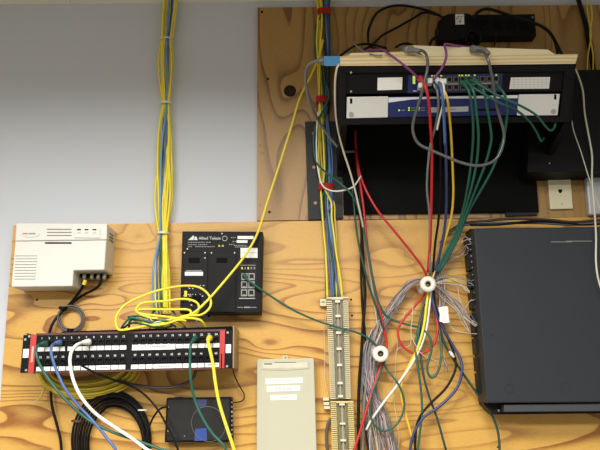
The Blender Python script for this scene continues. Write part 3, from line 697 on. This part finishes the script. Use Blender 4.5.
cable('yellow cable in the smallest loop above the patch panel', 'yellow', [(176, 318, .145), (160, 316, .15), (140, 313.5, .15), (136.5, 310.5, .145), (146, 309.3, .14), (170, 309.5, .14), (187, 309.5, .14), (191, 312.5, .145), (186, 316.5, .15), (172, 320, .15), (160, 327, .13)], .0026)
cable('yellow cable arching over and dropping behind the right end of the patch panel', 'yellow', [(160, 325, .14), (172, 319, .155), (188, 318, .15), (200, 320, .145), (205, 326, .13), (206, 333, .115)], .0027)
cable('yellow cable curving behind the patch panel by the green strands', 'yellow', [(140, 315, .15), (160, 320, .15), (175, 322, .15), (184, 327, .13), (187, 333, .115)], .0026)
cable('yellow cable lying low over the patch panel top edge', 'yellow', [(134, 320, .14), (150, 325, .155), (165, 324, .16), (178, 320, .16), (186, 321, .15)], .0026)
gl_ = [('green cable arching left of the loops over the patch panel', [(120, 331, .13), (124, 324, .15), (131, 318, .155), (142, 320, .155), (156, 323, .155), (168, 323, .15), (176, 327, .14)]),
       ('green cable lying flat in the tangle over the patch panel', [(128, 317, .14), (140, 316, .15), (152, 319, .15), (166, 321, .155), (178, 322, .14), (186, 328, .13)]),
       ('green cable hump behind the smallest yellow loop', [(150, 320, .12), (154, 311, .13), (162, 308, .13), (171, 310, .13), (176, 315, .13)]),
       ('dark green cable lowest in the tangle on the patch panel', [(122, 329, .13), (132, 323, .15), (146, 325, .16), (160, 328, .15), (172, 326, .14)]),
       ('green cable stub curling at the left of the tangle', [(129, 328, .12), (130, 321, .14), (136, 319, .15), (148, 322, .15), (158, 326, .14)])]
for i, (lb, p) in enumerate(gl_): cable(lb, 'dark_green' if i == 3 else 'green', p, .0024)
for i, p in enumerate(([(138, 331, .12), (146, 321, .145), (158, 317, .15)], [(148, 331, .12), (154, 323, .155), (162, 321, .155)], [(156, 331, .12), (152, 321, .15), (146, 315, .145)])):
    cable(['pale grey wire stub at the left of the patch panel tangle', 'pale grey wire stub in the middle of the patch panel tangle', 'pale grey wire stub curling under the yellow loops'][i], 'cream', p, .0014)
cable('thin grey cable rising vertically behind the patch panel right half', 'grey', [(197.5, 333, .1), (197.5, 325, .1), (196, 318, .09)], .002)
# white box cords
cable('black coax cable from the white wall box passing behind the patch panel', 'black', [(85, 277, .06), (84, 283, .062), (80, 291, .05), (70, 304, .035), (58, 316, .035), (52, 325, .04), (48.5, 336, .04)], .0034)
cable('second black coax cable curving from the white wall box', 'black', [(101, 275, .06), (100.5, 283, .06), (95, 289, .045), (85, 294, .035), (76, 300, .03), (65, 310, .03)], .0032)
cc = MB().lathe(W(84.6, 282.5, .062), (.25, 0, 1), [(0, -.006), (.0048, -.006), (.0048, .006), (0, .006)], 12, smooth=False).build('coax_collar', cable_mat('olive'), None)
tag(cc, 'yellow collar on the coax plug under the white wall box', 'connector')
for k, (rr, lb) in enumerate(((11.2, 'inner grey cable ring hanging between the white box and patch panel'), (13.2, 'outer grey cable ring hanging between the white box and patch panel'))):
    o = MB().tube([W(71+rr*math.cos(a*math.pi/8), 318.6-rr*.98*math.sin(a*math.pi/8), .032+.004*k) for a in range(16)], .0026, 8, 4, closed=True).build('cable_loop', cable_mat('charcoal')); tag(o, lb, 'cable')
tie(63, 308, 3.4, 2.6, .036, blackp, 'black tie on the coax cable left of the grey ring'); tie(70.5, 330.8, 2.6, 4, .036, blackp, 'black tie at the bottom of the grey cable ring')
# yellow coil
tq = thing('cable_coil', 'flat coil of yellow cable hanging below the patch panel', 'cable coil', W(88, 375, .03))
for k in range(10):
    rx = 52-k*1.9; ry = 30-k*2.0; cx = 88+random.uniform(-1.5, 1.5)
    MB().tube([W(cx+rx*math.cos(a*math.pi/10), 368+k*.2-ry*math.sin(a*math.pi/10)+2*math.cos(a*math.pi/10)*-1.5, .035+.006*(k % 3)) for a in range(20)], .0027, 8, 4, closed=True).build('cable_turn', cable_mat('olive'), tq)
cable('short yellow cable tail sticking out below the coil', 'olive', [(44.5, 386, .04), (42, 394, .045), (40, 397.5, .045)], .0027)
cable('frayed wire end beneath the yellow cable coil', 'cream', [(40, 397.5, .04), (36, 401, .04), (31, 403.5, .035)], .0009)
# black coil
tq = thing('cable_coil', 'thick coil of black cable hanging below the patch panel', 'cable coil', W(112, 440, .03))
for k in range(7):
    rx = 38-k*1.5; ry = 50-k*2.0; cx = 112.5+.3*k
    MB().tube([W(cx+rx*math.cos(a*math.pi/12)+(-2.4+k*.9 if a in range(8, 18) else 0), 441+k*.5-ry*math.sin(a*math.pi/12), .03+.007*(k % 3)) for a in range(24)], .0029, 8, 4, closed=True).build('cable_turn', cable_mat('black'), tq)
tie(77, 421, 5, 2.2, .042, mat('brown_tie', (86, 56, 44), .6), 'brown tie on the left side of the black coil'); tie(143, 410, 4.5, 1.4, .045, clearm, 'pale tie on the right side of the black coil')
cable('single black cable hanging at the far left below the yellow coil', 'black', [(51.5, 374, .03), (51, 392, .035), (52, 406, .035), (57, 425, .035), (60.5, 440, .035), (62, 460, .035)], .0033)
cable('thick dark grey cable sagging under the middle of the patch panel', 'charcoal', [(118, 380, .05), (130, 384, .05), (150, 387, .05), (170, 387.5, .05), (184, 384, .05), (193, 378, .05), (196.5, 368, .05)], .0036)
cable('thin black cord hooking from the patch panel right end to the fibre box', 'black', [(232.5, 362, .1), (234, 374, .06), (239.5, 386, .04), (244, 394, .035), (243.5, 399.5, .035), (239, 402, .035), (232, 402.5, .035)], .0014)
cable('black cable curling left from the black box with clear lid', 'black', [(168, 406.5, .07), (160, 409, .065), (153, 418, .06), (148, 431, .06), (144, 452, .06)], .0024)
# patch cords in front
D1 = .205
cable('green patch cord from the port beside the left red strip', 'green', [(45, 343.4, .165), (41, 343.8, .175), (37, 347, .195), (36.3, 354, D1), (40.5, 366, D1), (50, 381, D1), (66, 400, D1), (88, 419.5, .2), (110, 431, .2), (135, 440, .2), (160, 449, .2), (178, 457, .2)], .0030, ends=(0,))
cable('blue patch cord in the left part of the patch panel', 'blue', [(59, 342.6, .165), (55, 343.3, .175), (51.3, 347.5, .2), (52, 357, D1), (58, 374, D1), (66, 390, D1), (78, 405, .2), (93, 421, .2), (106, 437, .2), (118, 455, .2)], .0031, ends=(0,))
cable('black patch cord between the blue and white cords of the patch panel', 'black', [(74, 342.6, .165), (69.5, 343.5, .175), (65.8, 348, .19), (69, 357, .19), (80, 364.5, .18), (96, 373, .16), (115, 380.5, .12), (131, 386, .10), (146, 396, .09), (158, 410, .09), (167, 426, .09), (174, 440, .09), (180, 456, .09)], .0024, ends=(0,))
cable('thick white patch cord from the patch panel', 'white', [(88, 342, .165), (83, 342.5, .18), (76, 345.5, .205), (71, 353, .215), (70.2, 365, .22), (74, 382, .22), (82, 398, .22), (95, 413, .21), (113, 426, .21), (130, 437, .21), (146, 449, .21), (156, 458, .21)], .0036, ends=(0,))
cable('green patch cord hanging beside the yellow cord of the patch panel', 'green', [(195, 338.5, .165), (193, 340.3, .18), (190.6, 346, .2), (190, 360, .2), (190.6, 378, .2), (194, 397, .19), (201, 415, .19), (212, 433, .19), (228, 453, .19)], .0030, ends=(0,))
cable('thick yellow patch cord near the right red strip', 'yellow', [(209.5, 338.3, .165), (208, 340.5, .185), (209.5, 348, .205), (213, 364, .2), (215.3, 382, .2), (219, 402, .2), (225, 422, .2), (235, 453, .2)], .0036, ends=(0,))
cable('thin green cord from the square switch port to the lower spool', 'green', [(245, 276, .083), (247, 279, .09), (256, 286, .09), (275, 299, .08), (295, 311, .07), (318, 321, .062), (340, 328, .058), (358, 333, .055), (370, 339.5, .05), (379, 350, .045), (386, 368, .05), (397, 382, .06), (403.5, 397, .06), (403.5, 411, .06), (396, 425, .06), (384, 431, .06), (374.5, 425, .06), (370, 412, .06), (371.5, 396, .06), (378, 378, .055), (385, 360, .045)], .0024, ends=(0,))

# ------------------------------------------------------------------ loose cables, centre and right
gc = cable('grey cable looping left from the blue tape on the rack top', 'grey', [(322, 61, .30), (315, 61.5, .29), (308, 66, .27), (305.5, 76, .24), (307, 92, .2), (312, 108, .16), (320, 123, .10), (330, 138, .07), (338, 147, .06), (345, 151.5, .05), (355, 151, .045)], .0034)
MB().tube([W(317.5, 61, .295), W(325, 60.5, .30)], .0052, 8, 2).build('plug_boot', cable_mat('grey'), gc)
cable('pale grey cord hanging from the rack top corner along its left side', 'cream', [(339, 64, .312), (336.5, 70, .31), (335, 84, .29), (335.5, 110, .24), (338, 130, .2), (343, 150, .16), (349.5, 170, .13), (355, 190, .11), (360, 212, .09), (364, 232, .06), (367, 250, .04), (369, 268, .028), (374, 300, .024), (378, 330, .024)], .0024)
cable('thin white cord looping under the bright red strap', 'white', [(318, 112, .05), (317, 126, .05), (316.5, 150, .05), (318.5, 172, .05), (323, 186, .055), (333, 191, .07), (345, 190, .08), (354, 186, .08), (361, 176, .07)], .0019)
cable('green cord weaving past the black flange down to the lower spool area', 'green', [(324, 66, .04), (325, 80, .045), (329, 92, .045), (327, 104, .045), (319, 118, .045), (314.3, 132, .045), (314, 150, .045), (317.5, 164, .05), (328, 174, .07), (341, 184, .09), (351, 194, .09), (358, 207, .08), (364, 232, .065), (370, 262, .06), (375, 290, .055), (382, 310, .05), (391, 319, .045), (405, 324, .045), (422, 328, .045)], .0026)
cable('dark green cord running beside the black strap under the rack', 'dark_green', [(352, 186, .06), (354, 205, .06), (356.5, 230, .06), (361, 255, .06), (369, 286, .055), (378, 312, .05), (384, 330, .045)], .0025)
cable('black flat strap hanging straight below the rack left of centre', 'black', [(359, 150, .05), (360, 200, .045), (361.5, 230, .045), (363.5, 268, .04), (365, 295, .04), (363, 325, .04), (361.5, 352, .04), (359, 385, .04), (358.5, 425, .04), (359, 458, .04)], .0036)
cable('second black cable hanging beside the flat strap near the wiring blocks', 'black', [(362, 215, .035), (361, 260, .035), (362, 300, .035), (365, 335, .035), (366, 365, .035), (363.5, 400, .035), (366, 430, .035), (370, 458, .035)], .0028)
cable('light grey cable hanging right of the lower wiring block', 'grey', [(372, 330, .035), (369, 355, .04), (366, 385, .04), (363.5, 415, .04), (362.5, 458, .04)], .0034)
cable('red cable passing behind the lower spool to the bottom edge', 'red', [(355, 130, .05), (356.5, 160, .055), (360.5, 185, .06), (364, 212, .06), (366.5, 240, .06), (371, 270, .055), (377, 298, .05), (383, 325, .045), (386.5, 345, .04), (382, 363, .045), (374, 385, .055), (367, 408, .06), (360, 432, .06), (352, 458, .06)], .0031)
cable('red cable slanting from the rack to the upper spool and looping below it', 'red', [(356, 150, .06), (359, 170, .065), (366, 190, .075), (378, 211, .08), (395, 232, .075), (412, 253, .065), (424, 270, .05), (428, 284, .04), (424, 294, .045), (414, 307, .05), (403, 320, .05), (398, 330, .05), (400, 342, .05), (407, 350, .05), (417, 353.5, .05), (428, 350.5, .05), (435, 342, .05), (437.5, 330, .05), (436, 316, .045), (431, 300, .04)], .0029)
RC = .285
cable('red cable dropping straight from the upper rack switch', 'red', [(420, 79, .31), (423, 82, .325), (426.5, 90, .33), (429, 104, .31), (430.5, 125, .27), (431.8, 150, .22), (431.7, 185, .17), (431, 215, .12), (430, 245, .08), (428, 272, .045)], .0034, ends=(0,))
cable('pale grey cable beside the straight red cable below the rack', 'grey', [(434, 83, .30), (437.5, 92, .32), (438.5, 106, .3), (436, 124, .26), (430.5, 145, .23), (428, 165, .2), (427, 190, .16), (429.5, 215, .12), (429.5, 245, .08), (430, 275, .045)], .0027, ends=(0,), boot=cable_mat('white'))
cable('black cable behind the blue one below the rack switch', 'black', [(431, 82, .30), (438, 95, .31), (440, 115, .28), (440.5, 150, .2), (440.3, 190, .14), (438.5, 220, .09), (435, 245, .07), (433, 272, .045)], .0030, ends=(0,))
cable('blue cable from the rack switch running past the upper spool to the bottom', 'navy', [(437, 82.5, .31), (440, 86, .325), (442.5, 97, .32), (444, 112, .29), (445.5, 140, .24), (446.3, 175, .18), (446.5, 200, .13), (445, 225, .09), (440.5, 250, .065), (435.5, 272, .045), (432, 290, .045), (435, 310, .05), (444, 330, .05), (453, 346, .05), (460, 358, .055), (462, 370, .06), (457, 388, .06), (440, 406, .06), (423, 418, .06), (413, 436, .06), (409, 458, .06)], .0033, ends=(0,), boot=cable_mat('blue'))
cable('lighter blue cable end plugged into the rack switch', 'blue', [(437, 80, .31), (439.5, 84, .33), (441.7, 92, .335), (443, 104, .32), (444, 120, .29), (445, 145, .245)], .0032, ends=(0,), boot=cable_mat('white'))
cable('black cable swinging right below the upper spool', 'black', [(433, 275, .04), (434, 300, .045), (442, 325, .05), (450, 343, .05), (455, 358, .055), (455, 371, .06), (446, 388, .06), (432, 402, .06), (421, 415, .06), (416, 430, .06), (415, 458, .06)], .0028)
cable('golden yellow cable dropping from the rack switch behind the upper spool', 'gold', [(441, 84, .31), (443, 88, .325), (447, 98, .325), (449, 112, .295), (451, 135, .25), (452.5, 165, .19), (453.3, 195, .14), (451, 218, .1), (445, 240, .07), (438.5, 262, .05), (431, 284, .042), (428, 305, .045), (425, 325, .05), (420, 343, .05), (411, 361, .05), (403, 378, .05), (401, 392, .05), (404, 408, .05), (410, 430, .05), (418, 458, .05)], .0028, ends=(0,))
cable('bright yellow cable hanging straight down from the upper spool', 'yellow', [(429, 288, .05), (426.5, 305, .06), (424.5, 322, .06), (421, 338, .06), (416, 352, .055), (410, 364, .05), (402, 378, .045)], .0032)
cable('white cord slanting from the upper spool down to the lower left', 'white', [(431, 290, .05), (429, 310, .055), (426.5, 328, .055), (421, 346, .055), (411, 365, .055), (398, 384, .055), (384, 402, .055), (372, 419, .05), (366, 430, .045)], .0028)
cable('white cord end plugged into the middle of the rack switch', 'white', [(441, 80.5, .315), (443, 83, .325), (444, 92, .33), (442.5, 106, .31), (439, 120, .28), (437, 130, .26)], .0022, ends=(0,))
GX = [('leftmost green cable dropping from the rack switch port cluster', [(462, 83, .31), (466, 86, .325), (470, 95, .33), (472.5, 112, .30), (473.3, 135, .26), (471.5, 160, .21), (468, 185, .17), (463, 210, .12), (455, 234, .08), (444, 256, .06), (436, 272, .045)]),
      ('second green cable dropping from the rack switch port cluster', [(466, 82, .31), (470, 85, .33), (474.5, 95, .335), (476.5, 112, .31), (478.5, 135, .27), (477, 160, .22), (472, 185, .18), (465, 210, .125), (457, 234, .085), (446, 256, .06), (437, 272, .045)]),
      ('third green cable from the rack switch, bending at mid height', [(474, 80, .31), (479, 83, .325), (484, 92, .335), (487, 108, .31), (490.5, 128, .275), (491, 142, .25), (485, 165, .21), (476, 188, .17), (467, 212, .125), (458, 235, .085), (447, 257, .06), (438, 272, .045)]),
      ('rightmost green cable sweeping down from the rack switch', [(496, 86, .305), (500, 88.5, .32), (505, 96, .325), (507, 110, .30), (505.5, 128, .27), (501, 147, .24), (492, 170, .2), (481, 190, .165), (468, 213, .12), (459, 236, .085), (448, 258, .06), (439, 272, .045)])]
for lb, p in GX: cable(lb, 'green', p, .0029, ends=(0,))
cable('green cable crossing right over the router, lower of two', 'green', [(468, 84, .31), (472, 87, .33), (484, 94, .335), (500, 103, .33), (516, 110, .31), (529, 121, .27), (537, 133, .24), (541, 141, .22), (544, 138, .2)], .0026, ends=(0,))
cable('green cable crossing right over the router, upper of two', 'green', [(471, 81, .31), (476, 83, .335), (488, 90, .34), (503, 98, .34), (520, 105.5, .33), (536, 115, .30), (546, 127, .27), (551, 130.5, .25), (554.5, 127, .24), (556, 119, .24)], .0026, ends=(0,))
cable('dark green cable passing behind the upper spool and on to the lower right', 'dark_green', [(448, 252, .05), (438, 272, .04), (434, 292, .042), (437, 315, .045), (443, 340, .045), (452, 357, .045), (464, 375, .045), (478, 395, .05), (490, 412, .06), (497, 428, .06), (499.5, 445, .06), (499, 458, .06)], .0028)
cable('green cable hanging straight below the upper spool', 'green', [(430, 290, .04), (423, 308, .045), (418, 330, .05), (415.5, 348, .055), (418, 368, .06), (421, 390, .06), (422, 412, .06), (419.5, 436, .06), (417, 458, .06)], .0026)
cable('green cable hanging under the upper spool and drifting right', 'dark_green', [(428, 300, .04), (421, 328, .045), (420, 348, .045), (423.5, 375, .05), (429, 396, .05), (437, 418, .05), (446, 450, .05)], .0026)
cable('green cable forming a narrow hanging loop right of the red loop', 'green', [(424, 330, .055), (430, 338, .06), (431.5, 350, .06), (428, 362, .06), (427.5, 371, .06), (431, 377.5, .06), (436, 375, .06), (440, 365, .06), (441.5, 350, .055), (440, 335, .05), (437, 318, .045)], .0026)
cable('thin green cord running down beside the bright yellow cable', 'green', [(427, 295, .048), (421.5, 312, .05), (419, 330, .055), (417.5, 345, .055)], .002)
# grey cord loop from adapters, with silver plugs
cp = [(411, 50.5, .31), (417, 50, .325), (423.5, 51.5, .335), (427, 57, .34), (427.5, 68, .335), (425, 80, .33), (421, 96, .32), (416, 112, .30), (413, 124, .29), (413.5, 134, .285), (419, 144, .28), (432, 150.5, .28), (447, 157, .28), (461, 162.5, .28), (474, 165.5, .28), (486, 164.5, .28), (496, 159, .28), (502, 148, .285), (504, 134, .29), (500, 118, .30), (496, 104, .315), (494, 90, .325), (491.5, 74, .335), (488, 60, .34), (483, 52, .335), (475, 49.5, .32)]
o = cable('grey power cord draped in a U loop from the rack top across the front', 'cord_grey', cp, .0033)
gm = mat('grey_rubber', (120, 120, 122), .4); 
MB().tube([W(404, 49.5, .30), W(409, 50, .315), W(415, 50.2, .325), W(420, 51, .33)], lambda t: .0075-.003*t, 8, 3).build('plug', gm, o)
MB().tube([W(472, 49, .31), W(477, 49.5, .32), W(484, 50.5, .33), W(488.5, 54, .337)], lambda t: .0085-.003*t, 8, 3).build('plug', gm, o)
MB().tube([W(405.5, 49.6, .3), W(409, 50, .315)], .0078, 8, 2).build('plug_ring', steel, o)
cable('purple cable running from the rack top left down to the switch', 'purple', [(366, 50.5, .26), (378, 50, .28), (384, 50.5, .30), (391, 55.5, .325), (398, 60.5, .335), (405, 66, .335), (412, 72, .325), (419, 79, .31)], .0026)
cable('purple cable hooking over the rack top centre into the switch', 'purple', [(470, 47.5, .30), (458, 46, .31), (448, 44.2, .32), (444.5, 45, .33), (446, 51, .34), (446, 58, .34), (442, 68, .33), (435, 77, .32), (428, 83, .31)], .0028)
for i, (x, y) in enumerate(((421, 85), (430, 80.5), (444, 81))):
    t = MB().slab(Plane(None, None, .325), [(x-2.6, y-2.4), (x+2.4, y-2.8), (x+2.8, y+2.3), (x-2.2, y+2.6)], 0, .018).build('plug', clear_plug, bevel=.001)
    tag(t, ['clear plug below the red boot at the rack switch left end', 'clear plug beside the grey cord at the rack switch', 'clear plug left of the empty rack switch ports'][i], 'plug')
# wall cords above rack
cable('black cord in a tall loop on the plywood above the rack left side', 'black', [(388, 52, .2), (371, 47, .14), (368, 38, .06), (369.5, 27, .04), (376, 14, .035), (388, 7, .035), (403, 5.5, .035), (420, 8.5, .035), (434, 13, .04), (444, 18, .05)], .0034)
cable('black cord slanting up to the power brick', 'black', [(364, 50, .2), (373, 44, .12), (383, 35, .05), (397, 27.5, .04), (412, 19, .035), (424, 12.5, .035), (438, 15, .045)], .0032)
cable('black cord lying along the back of the rack top left', 'black', [(340, 56, .25), (350, 48.5, .2), (360, 44.5, .15), (372, 44.5, .15), (386, 48, .2)], .003)
cable('short black cord arched behind the first wood offcut', 'black', [(396, 47, .18), (402, 44, .15), (410, 44, .15), (417, 48, .2)], .003)
cable('black cord bending down left of the power brick', 'black', [(440, 36, .06), (433, 39, .06), (430, 45, .1), (430, 52, .2)], .0034)
cable('thin grey cord on the rack top left corner', 'grey', [(353, 42, .22), (358, 47.5, .26), (366, 52.5, .29), (374, 55, .315), (382, 55.3, .318)], .0017)
cable('thick black cord arching over the power strip and down to the right', 'black', [(473, 20, .08), (478, 12, .085), (487, 9, .085), (500, 12, .085), (515, 17.5, .085), (530, 22, .085), (541, 26, .07), (550, 33, .06), (556, 43, .06), (563, 57, .12)], .0042)
cable('thin black cord ring hanging at the power strip left end', 'black', [(480, 42, .1), (482, 32, .08), (488, 26, .08), (494, 29, .08), (496, 37, .08), (494, 46, .1)], .002)
cable('black cord dropping behind the right end of the rack top', 'black', [(545, 28, .05), (553, 38, .05), (557, 50, .05), (558, 62, .05)], .0034)
cable('wide black strap at the top right corner of the plywood', 'black', [(576, -8, .03), (580, 5, .03), (586, 25, .03), (589, 45, .03), (594, 72, .04)], .0062)
cable('left thin yellow cord at the top right corner', 'olive', [(585, -8, .045), (588, 15, .045), (591, 35, .045), (588, 55, .045), (587, 72, .05)], .0018)
cable('right thin yellow cord at the top right corner', 'olive', [(589, -8, .045), (592, 15, .045), (590, 35, .045), (593, 55, .045), (593, 74, .05)], .0018)
cable('white cord hanging from the rack right corner to the right edge', 'cream', [(575, 68, .13), (579, 78, .12), (583, 92, .115), (584.5, 112, .115), (588, 132, .115), (592, 155, .115), (592, 178, .1), (594, 205, .1), (596, 235, .135), (596, 262, .14), (599, 282, .14), (606, 300, .14)], .0023)
cable('thin pale cord hanging left of the white cord by the phone jack', 'cream', [(566, 105, .16), (571, 118, .14), (574, 132, .12), (581, 152, .115), (588, 175, .1), (594, 192, .09), (601, 212, .09)], .0014)
for i, p in enumerate(([(446, 233, .03), (462, 224, .05), (480, 221.5, .07), (510, 219, .07), (545, 219.5, .07), (575, 222, .07), (610, 219, .06)], [(440, 243, .03), (455, 229, .05), (475, 223.5, .07), (505, 223, .08), (540, 223, .08), (570, 224.5, .08), (612, 222, .08)], [(470, 225, .08), (500, 224.5, .09), (540, 221, .085), (580, 224.5, .08), (612, 223, .08)])):
    cable(['brown cable lying along the cabinet top, uppermost', 'dark cable lying along the cabinet top, in the middle', 'black cable lying along the cabinet top, nearest the cover'][i], ['brown', 'charcoal', 'black'][i], p, .003)

# ------------------------------------------------------------------ thin wire bunches
wm = [cable_mat('lilac'), cable_mat('grey'), cable_mat('cream'), mat('pink_wire', (196, 160, 160), .5), mat('slate_wire', (110, 112, 130), .5)]
def bunch(label, path, spread, nW, r=.0009, seed=1, name='wire_bunch', jit=1.):
    rg = random.Random(seed); m = MB()
    if path[-1][1] > 451: x, y, z = path[-1]; path = path+[(x+4, y+60, z), (x+4, y+110, z)]; spread = spread+[spread[-1], spread[-1]]
    for k in range(nW):
        a = rg.uniform(-1, 1); pts = []; ph = rg.uniform(0, 6.3)
        for i, (x, y, d) in enumerate(path):
            s = spread[i]; nx, ny = 0, 0
            x2, y2 = path[min(i+1, len(path)-1)][:2]; x1, y1 = path[max(i-1, 0)][:2]; L = math.hypot(x2-x1, y2-y1) or 1
            o = (a+jit*.35*math.sin(ph+i*1.7))*s
            pts.append(W(x-(y2-y1)/L*o+rg.uniform(-.4, .4), y+(x2-x1)/L*o, d+rg.uniform(0, .012)))
        m.tube(pts, r, 5, 4, mi=rg.randrange(5))
    o = m.build(name, wm); tag(o, label, 'wires', kind='stuff'); return o
bunch('loose bunch of thin grey and pink wires from the upper spool to the bottom', [(424, 280, .04), (410, 284, .04), (398, 300, .035), (386, 318, .035), (377, 338, .035), (371, 362, .035), (372, 388, .035), (381, 410, .035), (386, 430, .035), (392, 458, .035)], [2, 3, 4, 5.5, 6, 6, 5, 5.5, 6, 7], 32, seed=2)
bunch('bunch of thin wires behind the red cable at the lower wiring block', [(374, 330, .03), (368, 352, .03), (366, 380, .03), (370, 410, .03), (376, 458, .03)], [5, 5, 6, 7, 9], 16, seed=8)
bunch('bunch of thin wires from the upper spool down right to the cabinet', [(434, 286, .04), (446, 296, .04), (456, 306, .05), (465, 318, .065), (474, 328, .08)], [3, 4, 5, 6, 7], 10, .0008, seed=3)
bunch('fan of thin pale wires from the upper spool right to the cabinet side', [(433, 282, .04), (446, 279, .04), (458, 281, .05), (468, 285, .07), (472, 287, .08)], [2, 4, 5, 7, 7], 7, .0008, seed=4)
bunch('fan of thin pale wires at the top of the cabinet side connectors', [(444, 262, .03), (450, 256, .035), (458, 248, .05), (466, 244, .07), (470, 246, .08)], [3, 6, 9, 9, 8], 7, .0008, seed=6)
bunch('dark mass of thin wires tucked behind the upper spool on the right', [(433, 262, .03), (437, 280, .03), (441, 300, .03), (438, 322, .03)], [3, 5, 5, 4], 12, seed=11)
for i, p in enumerate(([(441, 228, .03), (450, 219, .04), (470, 216, .05), (490, 217, .05)], [(455, 316, .05), (464, 309, .06), (470, 301, .075), (474, 300, .08)], [(458, 287, .05), (459, 297, .05), (461, 303, .05), (457, 309, .05)], [(447, 322, .04), (455, 330, .045), (466, 333, .06), (477, 334, .08)])):
    cable(['single pale wire curving above the upper spool', 'single pale wire reaching the cabinet side at mid height', 'single pale wire kinked between spool and cabinet', 'single pale wire sagging right of the white tag'][i], 'cream', p, .0008)
cable('fine pale wire hanging left of the green straight cable', 'cream', [(411, 326, .04), (410, 345, .04), (397, 350, .04), (395, 375, .03), (393, 395, .03), (397, 420, .03), (399, 440, .03), (397, 456, .03)], .0007)
cable('fine white wire crossing the red loop', 'cream', [(413, 305, .06), (412, 320, .06), (411, 332, .06), (414, 342, .06), (423, 355, .06), (440, 362, .05)], .0009)
cable('fine wire from the red slanting cable to the board', 'cream', [(405, 312, .05), (402, 322, .05), (398, 335, .04), (397, 352, .03)], .0008)
o = MB().slab(Plane(None, None, .06), [(438.3, 307.5), (446, 306), (448, 307), (448.6, 315), (449.6, 322.5), (444, 323), (439.5, 321.3), (439.8, 314)], 0, .0012).build('paper_tag', label_w)
tag(o, 'small white paper tag among the thin wires below the upper spool', 'tag')
o = MB().lathe(W(451.5, 354, .065), (.5, -.3, -.8), [(0, -.008), (.003, -.008), (.0042, 0), (.003, .01), (0, .01)], 8).build('wire_splice', clear_plug)
tag(o, 'small clear splice on the blue cable right of the red loop', 'splice')
bunch('frayed ends of thin wires right of the narrow green loop', [(441, 355, .05), (444, 364, .045), (446, 372, .04)], [1, 3, 4], 5, .0008, seed=12)
cable('grey cable behind the left side of the lower wiring block', 'charcoal', [(331, 418, .03), (328, 424, .03), (326.5, 436, .03), (328, 458, .03)], .0034)
bunch('few thin yellow wires left of the wiring blocks', [(325.5, 312, .025), (323.5, 330, .025), (325, 350, .025), (324, 380, .025), (329, 402, .025)], [1, 1.5, 1, 1.5, 1], 1, .0008, seed=13)

for ob in bpy.data.objects:
    if '_off' in ob: del ob['_off']
